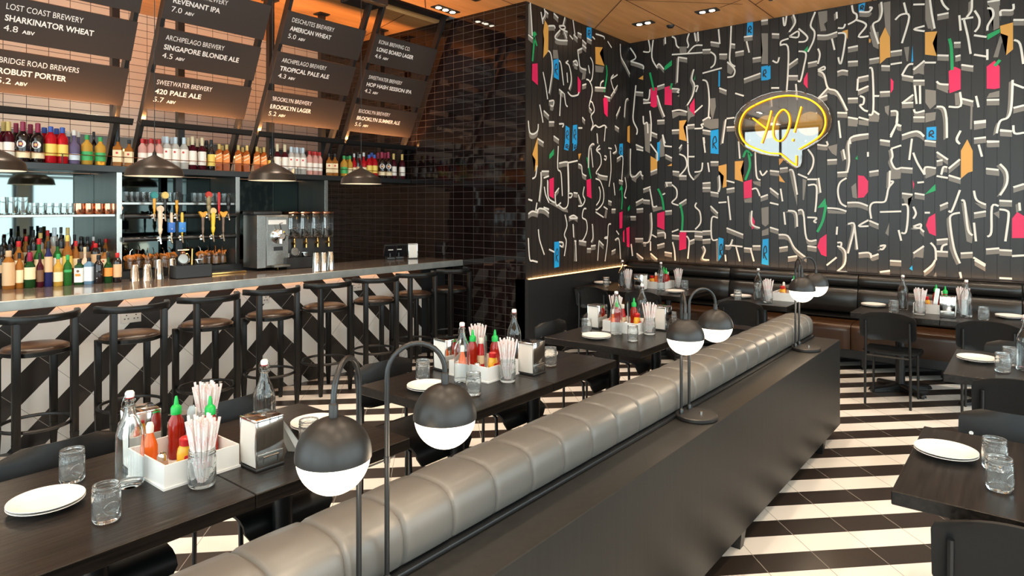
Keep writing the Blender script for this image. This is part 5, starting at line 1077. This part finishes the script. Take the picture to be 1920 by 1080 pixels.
def mk_caddy():
    t = thing('condiment_caddy', None, 'caddy')
    b = MB(); w_, d = BW/2, BD/2; H = .085
    for a in ((-w_, w_, -d, -d+.006, 0, H), (-w_, w_, d-.006, d, 0, H), (-w_, -w_+.006, -d+.006, d-.006, 0, H), (w_-.006, w_, -d+.006, d-.006, 0, H), (-w_-.004, w_+.004, -d-.004, d+.004, 0, .008)): b.box(*a)
    b.obj('box', M['plastic_white'], t, ang=0); return t
CAD = Proto(mk_caddy)
def mk_sriracha():
    t = thing('chilli_sauce_bottle', None, 'sauce bottle')
    b = MB(); b.lathe([(0, 0), (.026, 0), (.029, .006), (.029, .05), (.0275, .06), (.0275, .07), (.029, .08), (.029, .12), (.026, .145), (.016, .165), (.016, .17), (0, .17)], n=20); b.obj('body', M['sriracha'], t)
    b = MB(); b.lathe([(.0195, .168), (.0195, .192), (.016, .198), (.009, .204), (.007, .222), (.004, .236), (0, .237)], n=16); b.obj('cap', M['green_cap'], t); return t
def mk_hot():
    t = thing('hot_sauce_bottle', None, 'sauce bottle')
    b = MB(); b.lathe([(0, 0), (.024, 0), (.026, .005), (.026, .075), (.022, .09), (.013, .115), (.011, .13), (0, .13)], n=18); b.obj('body', M['hot_sauce'], t)
    b = MB(); b.lathe([(.0125, .125), (.0135, .15), (.009, .162), (0, .164)], n=14); b.obj('cap', M['l_white'], t); return t
def mk_shaker():
    t = thing('salt_shaker', None, 'shaker')
    b = MB(); b.lathe([(0, 0), (.019, 0), (.021, .005), (.020, .045), (.016, .06), (0, .06)], n=10); b.obj('body', M['salt'], t, 30)
    b = MB(); b.lathe([(.0175, .056), (.0175, .07), (.013, .08), (0, .084)], n=16); b.obj('cap', M['chrome'], t); return t
def mk_must():
    t = thing('mustard_bottle', None, 'sauce bottle')
    b = MB(); b.lathe([(0, 0), (.030, 0), (.032, .005), (.032, .085), (.028, .105), (.02, .115), (0, .115)], n=20, sy=.75); b.obj('body', M['mustard'], t)
    b = MB(); b.lathe([(.022, .112), (.023, .135), (.015, .142), (0, .143)], n=16); b.obj('cap', M['ketchup'], t)
    b = MB(); b.box(-.018, .018, -.0258, -.0235, .025, .08, .004); b.obj('paper_label', M['l_red'], t, 30); return t
def mk_ketchup():
    t = thing('ketchup_bottle', None, 'sauce bottle')
    b = MB(); b.lathe([(0, 0), (.027, 0), (.029, .006), (.028, .09), (.02, .12), (.014, .15), (0, .15)], n=20); b.obj('body', M['ketchup'], t)
    b = MB(); b.lathe([(.016, .148), (.017, .175), (.014, .18), (0, .18)], n=16); b.obj('cap', M['l_white'], t)
    b = MB(); b.lathe([(.0292, .03), (.0292, .08)], n=20); b.obj('paper_label', M['l_cream'], t); return t
def mk_knives():
    t = thing('cutlery_bundle', None, 'cutlery')
    for k in range(3):
        b = MB(); x = -.010+.010*k
        b.prism([(x-.006, 0), (x+.006, 0), (x+.0075, .10), (x+.008, .20), (x, .215), (x-.008, .20)], lambda u, v, w_: Vector((u, .006*(k-1)+w_, v)), .0022); b.obj('knife', M['steel'], t, ang=0)
    return t
SR, HO, SA, MU, KE, KN = [Proto(f) for f in (mk_sriracha, mk_hot, mk_shaker, mk_must, mk_ketchup, mk_knives)]
def mk_straw():
    b = MB(); n, m = 6, 24; r = .0049
    V = [[b.bm.verts.new((r*math.cos(2*math.pi*k/n+i*.0), r*math.sin(2*math.pi*k/n), .218*i/m)) for k in range(n)] for i in range(m+1)]
    for i in range(m):
        for k in range(n):
            f = b.bm.faces.new((V[i][k], V[i][(k+1) % n], V[i+1][(k+1) % n], V[i+1][k])); f.material_index = 1 if (i//2+k) % 4 == 0 else 0
    return tag(b.obj('paper_straw', [M['straw_white'], M['straw_pink']], None, 0), None, 'straw')
STR = Proto(mk_straw); SJ = Proto(mk_jar(.046, .128))
def straw_jar(x, y, where, n, z=TZ):
    SJ.put((x, y, z), 0, 'clear glass jar holding striped straws %s' % where, 'straw jars')
    for i in range(n):
        a = i*2.39996; rb = .026*math.sqrt((i+.5)/n); tl = R(1+10.5*math.sqrt((i+.5)/n))
        rot = Matrix.Rotation(a, 3, 'Z') @ Matrix.Rotation(tl, 3, 'Y')
        STR.put((x+rb*math.cos(a)*.6, y+rb*math.sin(a)*.6, z+.0135), rot=rot.to_euler(), label='striped paper straw in the jar %s' % where, group='paper straws in the jar %s' % where, scale=(1, 1, 1+.05*math.sin(i*1.7)))
def jar(x, y, l): JAR.put((x, y, TZ), R(-30+40*math.sin(x*9)), l, 'glass jars on the tables')
def fillbox(T, R_, w, near=True):
    """sauces and shakers standing in the caddy; T maps local offsets from the caddy's near left corner"""
    zb = TZ+.0085
    P = lambda a, c: (*T(a, c), zb)
    SR.put(P(.155, .255), R_, 'left red chilli sauce bottle with green cap in the caddy %s' % w, 'sauce bottles in the caddies')
    SR.put(P(.235, .15), R_, 'right red chilli sauce bottle with green cap in the caddy %s' % w, 'sauce bottles in the caddies')
    HO.put(P(.055, .245), R_, 'orange hot sauce bottle in the white caddy %s' % w, 'sauce bottles in the caddies')
    SA.put(P(.045, .12), R_, 'glass salt shaker with metal cap in the white caddy %s' % w, 'shakers in the caddies')
    MU.put(P(.098, .05), R_, 'yellow mustard bottle with red cap in the white caddy %s' % w, 'sauce bottles in the caddies')
    KE.put(P(.21, .24), R_, 'ketchup bottle with white cap in the white caddy %s' % w, 'sauce bottles in the caddies')
    KN.put(P(.15, .15), rot=(R(-6), R(7), R_), label='bundle of steel knives upright in the white caddy %s' % w, group='cutlery in the caddies')
NAPK = {}
def table_set(ox, oy, w, ns, knob=True, extra=()):
    CAD.put((ox+BW/2, oy+BD/2, TZ), 0, 'white open condiment caddy %s' % w, 'condiment caddies')
    fillbox(lambda a, c: (ox+a, oy+c), 0, w)
    WB.put((ox-.052, oy+.148, TZ), R(20), 'clear swing-top water bottle left of the caddy %s' % w, 'swing-top water bottles')
    WB.put((ox+.50, oy+.215, TZ), R(-30), 'clear swing-top water bottle right of the caddy %s' % w, 'swing-top water bottles')
    straw_jar(ox+.105, oy-.052, 'in front of the caddy '+w, ns)
    straw_jar(ox+.33, oy+.37, 'behind the caddy '+w, ns)
    NB.put((ox+.335, oy-.045, TZ), R(0), 'chrome napkin dispenser right of the caddy %s' % w, 'napkin dispensers')
    NB.put((ox+.085, oy+.40, TZ), R(-6), 'chrome napkin dispenser behind the caddy %s' % w, 'napkin dispensers')
    jar(ox-.205, oy-.075, 'empty glass jar at the front left %s' % w); jar(ox-.165, oy+.345, 'empty glass jar behind the plates %s' % w)
    jar(ox+.55, oy-.03, 'empty glass jar right of the napkins %s' % w)
    plates(ox-.29, oy+.18, 'left of the caddy %s' % w); plates(ox+.715, oy+.16, 'right of the caddy %s' % w)
table_set(1.008, 2.326, 'on the nearest table', 30)
table_set(2.738, 2.353, 'on the middle table', 26)
table_set(4.475, 2.36, 'on the third table', 20)
# a pulled napkin hangs off the nearest dispenser
b = MB(); rows = []
for i in range(10):
    s = i/9; rows.append([(1.402+.095*s+.016*math.sin(j*1.9)*s, 2.235+.10*j/8+.05*s*(j/8-.5), TZ+.165-.155*s-.02*s*abs(math.sin(j*.9))) for j in range(9)])
b.grid(rows); tag(b.obj('paper_napkin', M['paper'], None, 30), 'white pleated paper napkin pulled out of the nearest dispenser', 'napkin')

# tables along the bench: the same things seen from their other side
def bench_set(ox, oy, w, box, bots, jars, disp, gl, pl, ns):
    if box:
        CAD.put((box[0], box[1], TZ), R(-90), 'white open condiment caddy %s' % w, 'condiment caddies')
        fillbox(lambda a, c: (box[0]-BD/2+c, box[1]+BW/2-a), R(-90), w)
    for i, (x, y) in enumerate(bots): WB.put((x, y, TZ), R(50*i), 'clear swing-top water bottle %s %s' % (('left of the caddy', 'right of the caddy')[i], w), 'swing-top water bottles')
    for i, (x, y) in enumerate(jars): straw_jar(x, y, ('in front of the caddy', 'behind the caddy')[i]+' '+w, ns)
    for i, (x, y, r) in enumerate(disp): NB.put((x, y, TZ), R(r), 'chrome napkin dispenser beside the caddy %s' % w, 'napkin dispensers')
    for i, (x, y) in enumerate(gl): jar(x, y, 'empty glass jar at the %s end %s' % (('left', 'right')[i], w))
    for i, (x, y) in enumerate(pl): plates(x, y, 'at the %s end %s' % (('left', 'right')[i], w))
bench_set(0, 0, 'on the corner tables', (7.30, 3.56), [(7.08, 3.93), (7.12, 3.44)], [(6.93, 3.77), (7.38, 3.34)], [(6.96, 3.62, -90)], [(7.02, 4.12), (7.30, 3.22)], [(7.20, 4.28), (6.98, 3.20)], 18)
bench_set(0, 0, 'on the single bench table', (7.20, 2.02), [(7.02, 2.28)], [(6.86, 2.13)], [], [(6.80, 2.42)], [(7.04, 2.47)], 18)
NB.put((7.39, 1.955, TZ), R(-90), 'chrome napkin dispenser behind the far globe lamp, showing its napkins', 'napkin dispensers')
bench_set(0, 0, 'under the neon sign', (7.20, .745), [(7.18, .98), (7.05, .475)], [(6.95, .815), (7.28, .52)], [(6.93, .60, -90)], [(6.93, 1.02), (6.96, .345)], [(7.22, 1.235), (7.20, .17)], 18)
# right-hand tables
plates(5.06, .285, 'on the second right table'); jar(4.83, .148, 'empty glass jar on the second right table, nearer one'); jar(5.055, .12, 'empty glass jar on the second right table, farther one')
WB.put((4.97, .045, TZ), 0, 'clear swing-top water bottle on the second right table, cut by the photo edge', 'swing-top water bottles')
plates(3.06, .272, 'on the closest right table'); jar(3.02, .117, 'empty glass jar on the closest right table, farther one'); jar(2.805, .095, 'empty glass jar on the closest right table, nearer one')
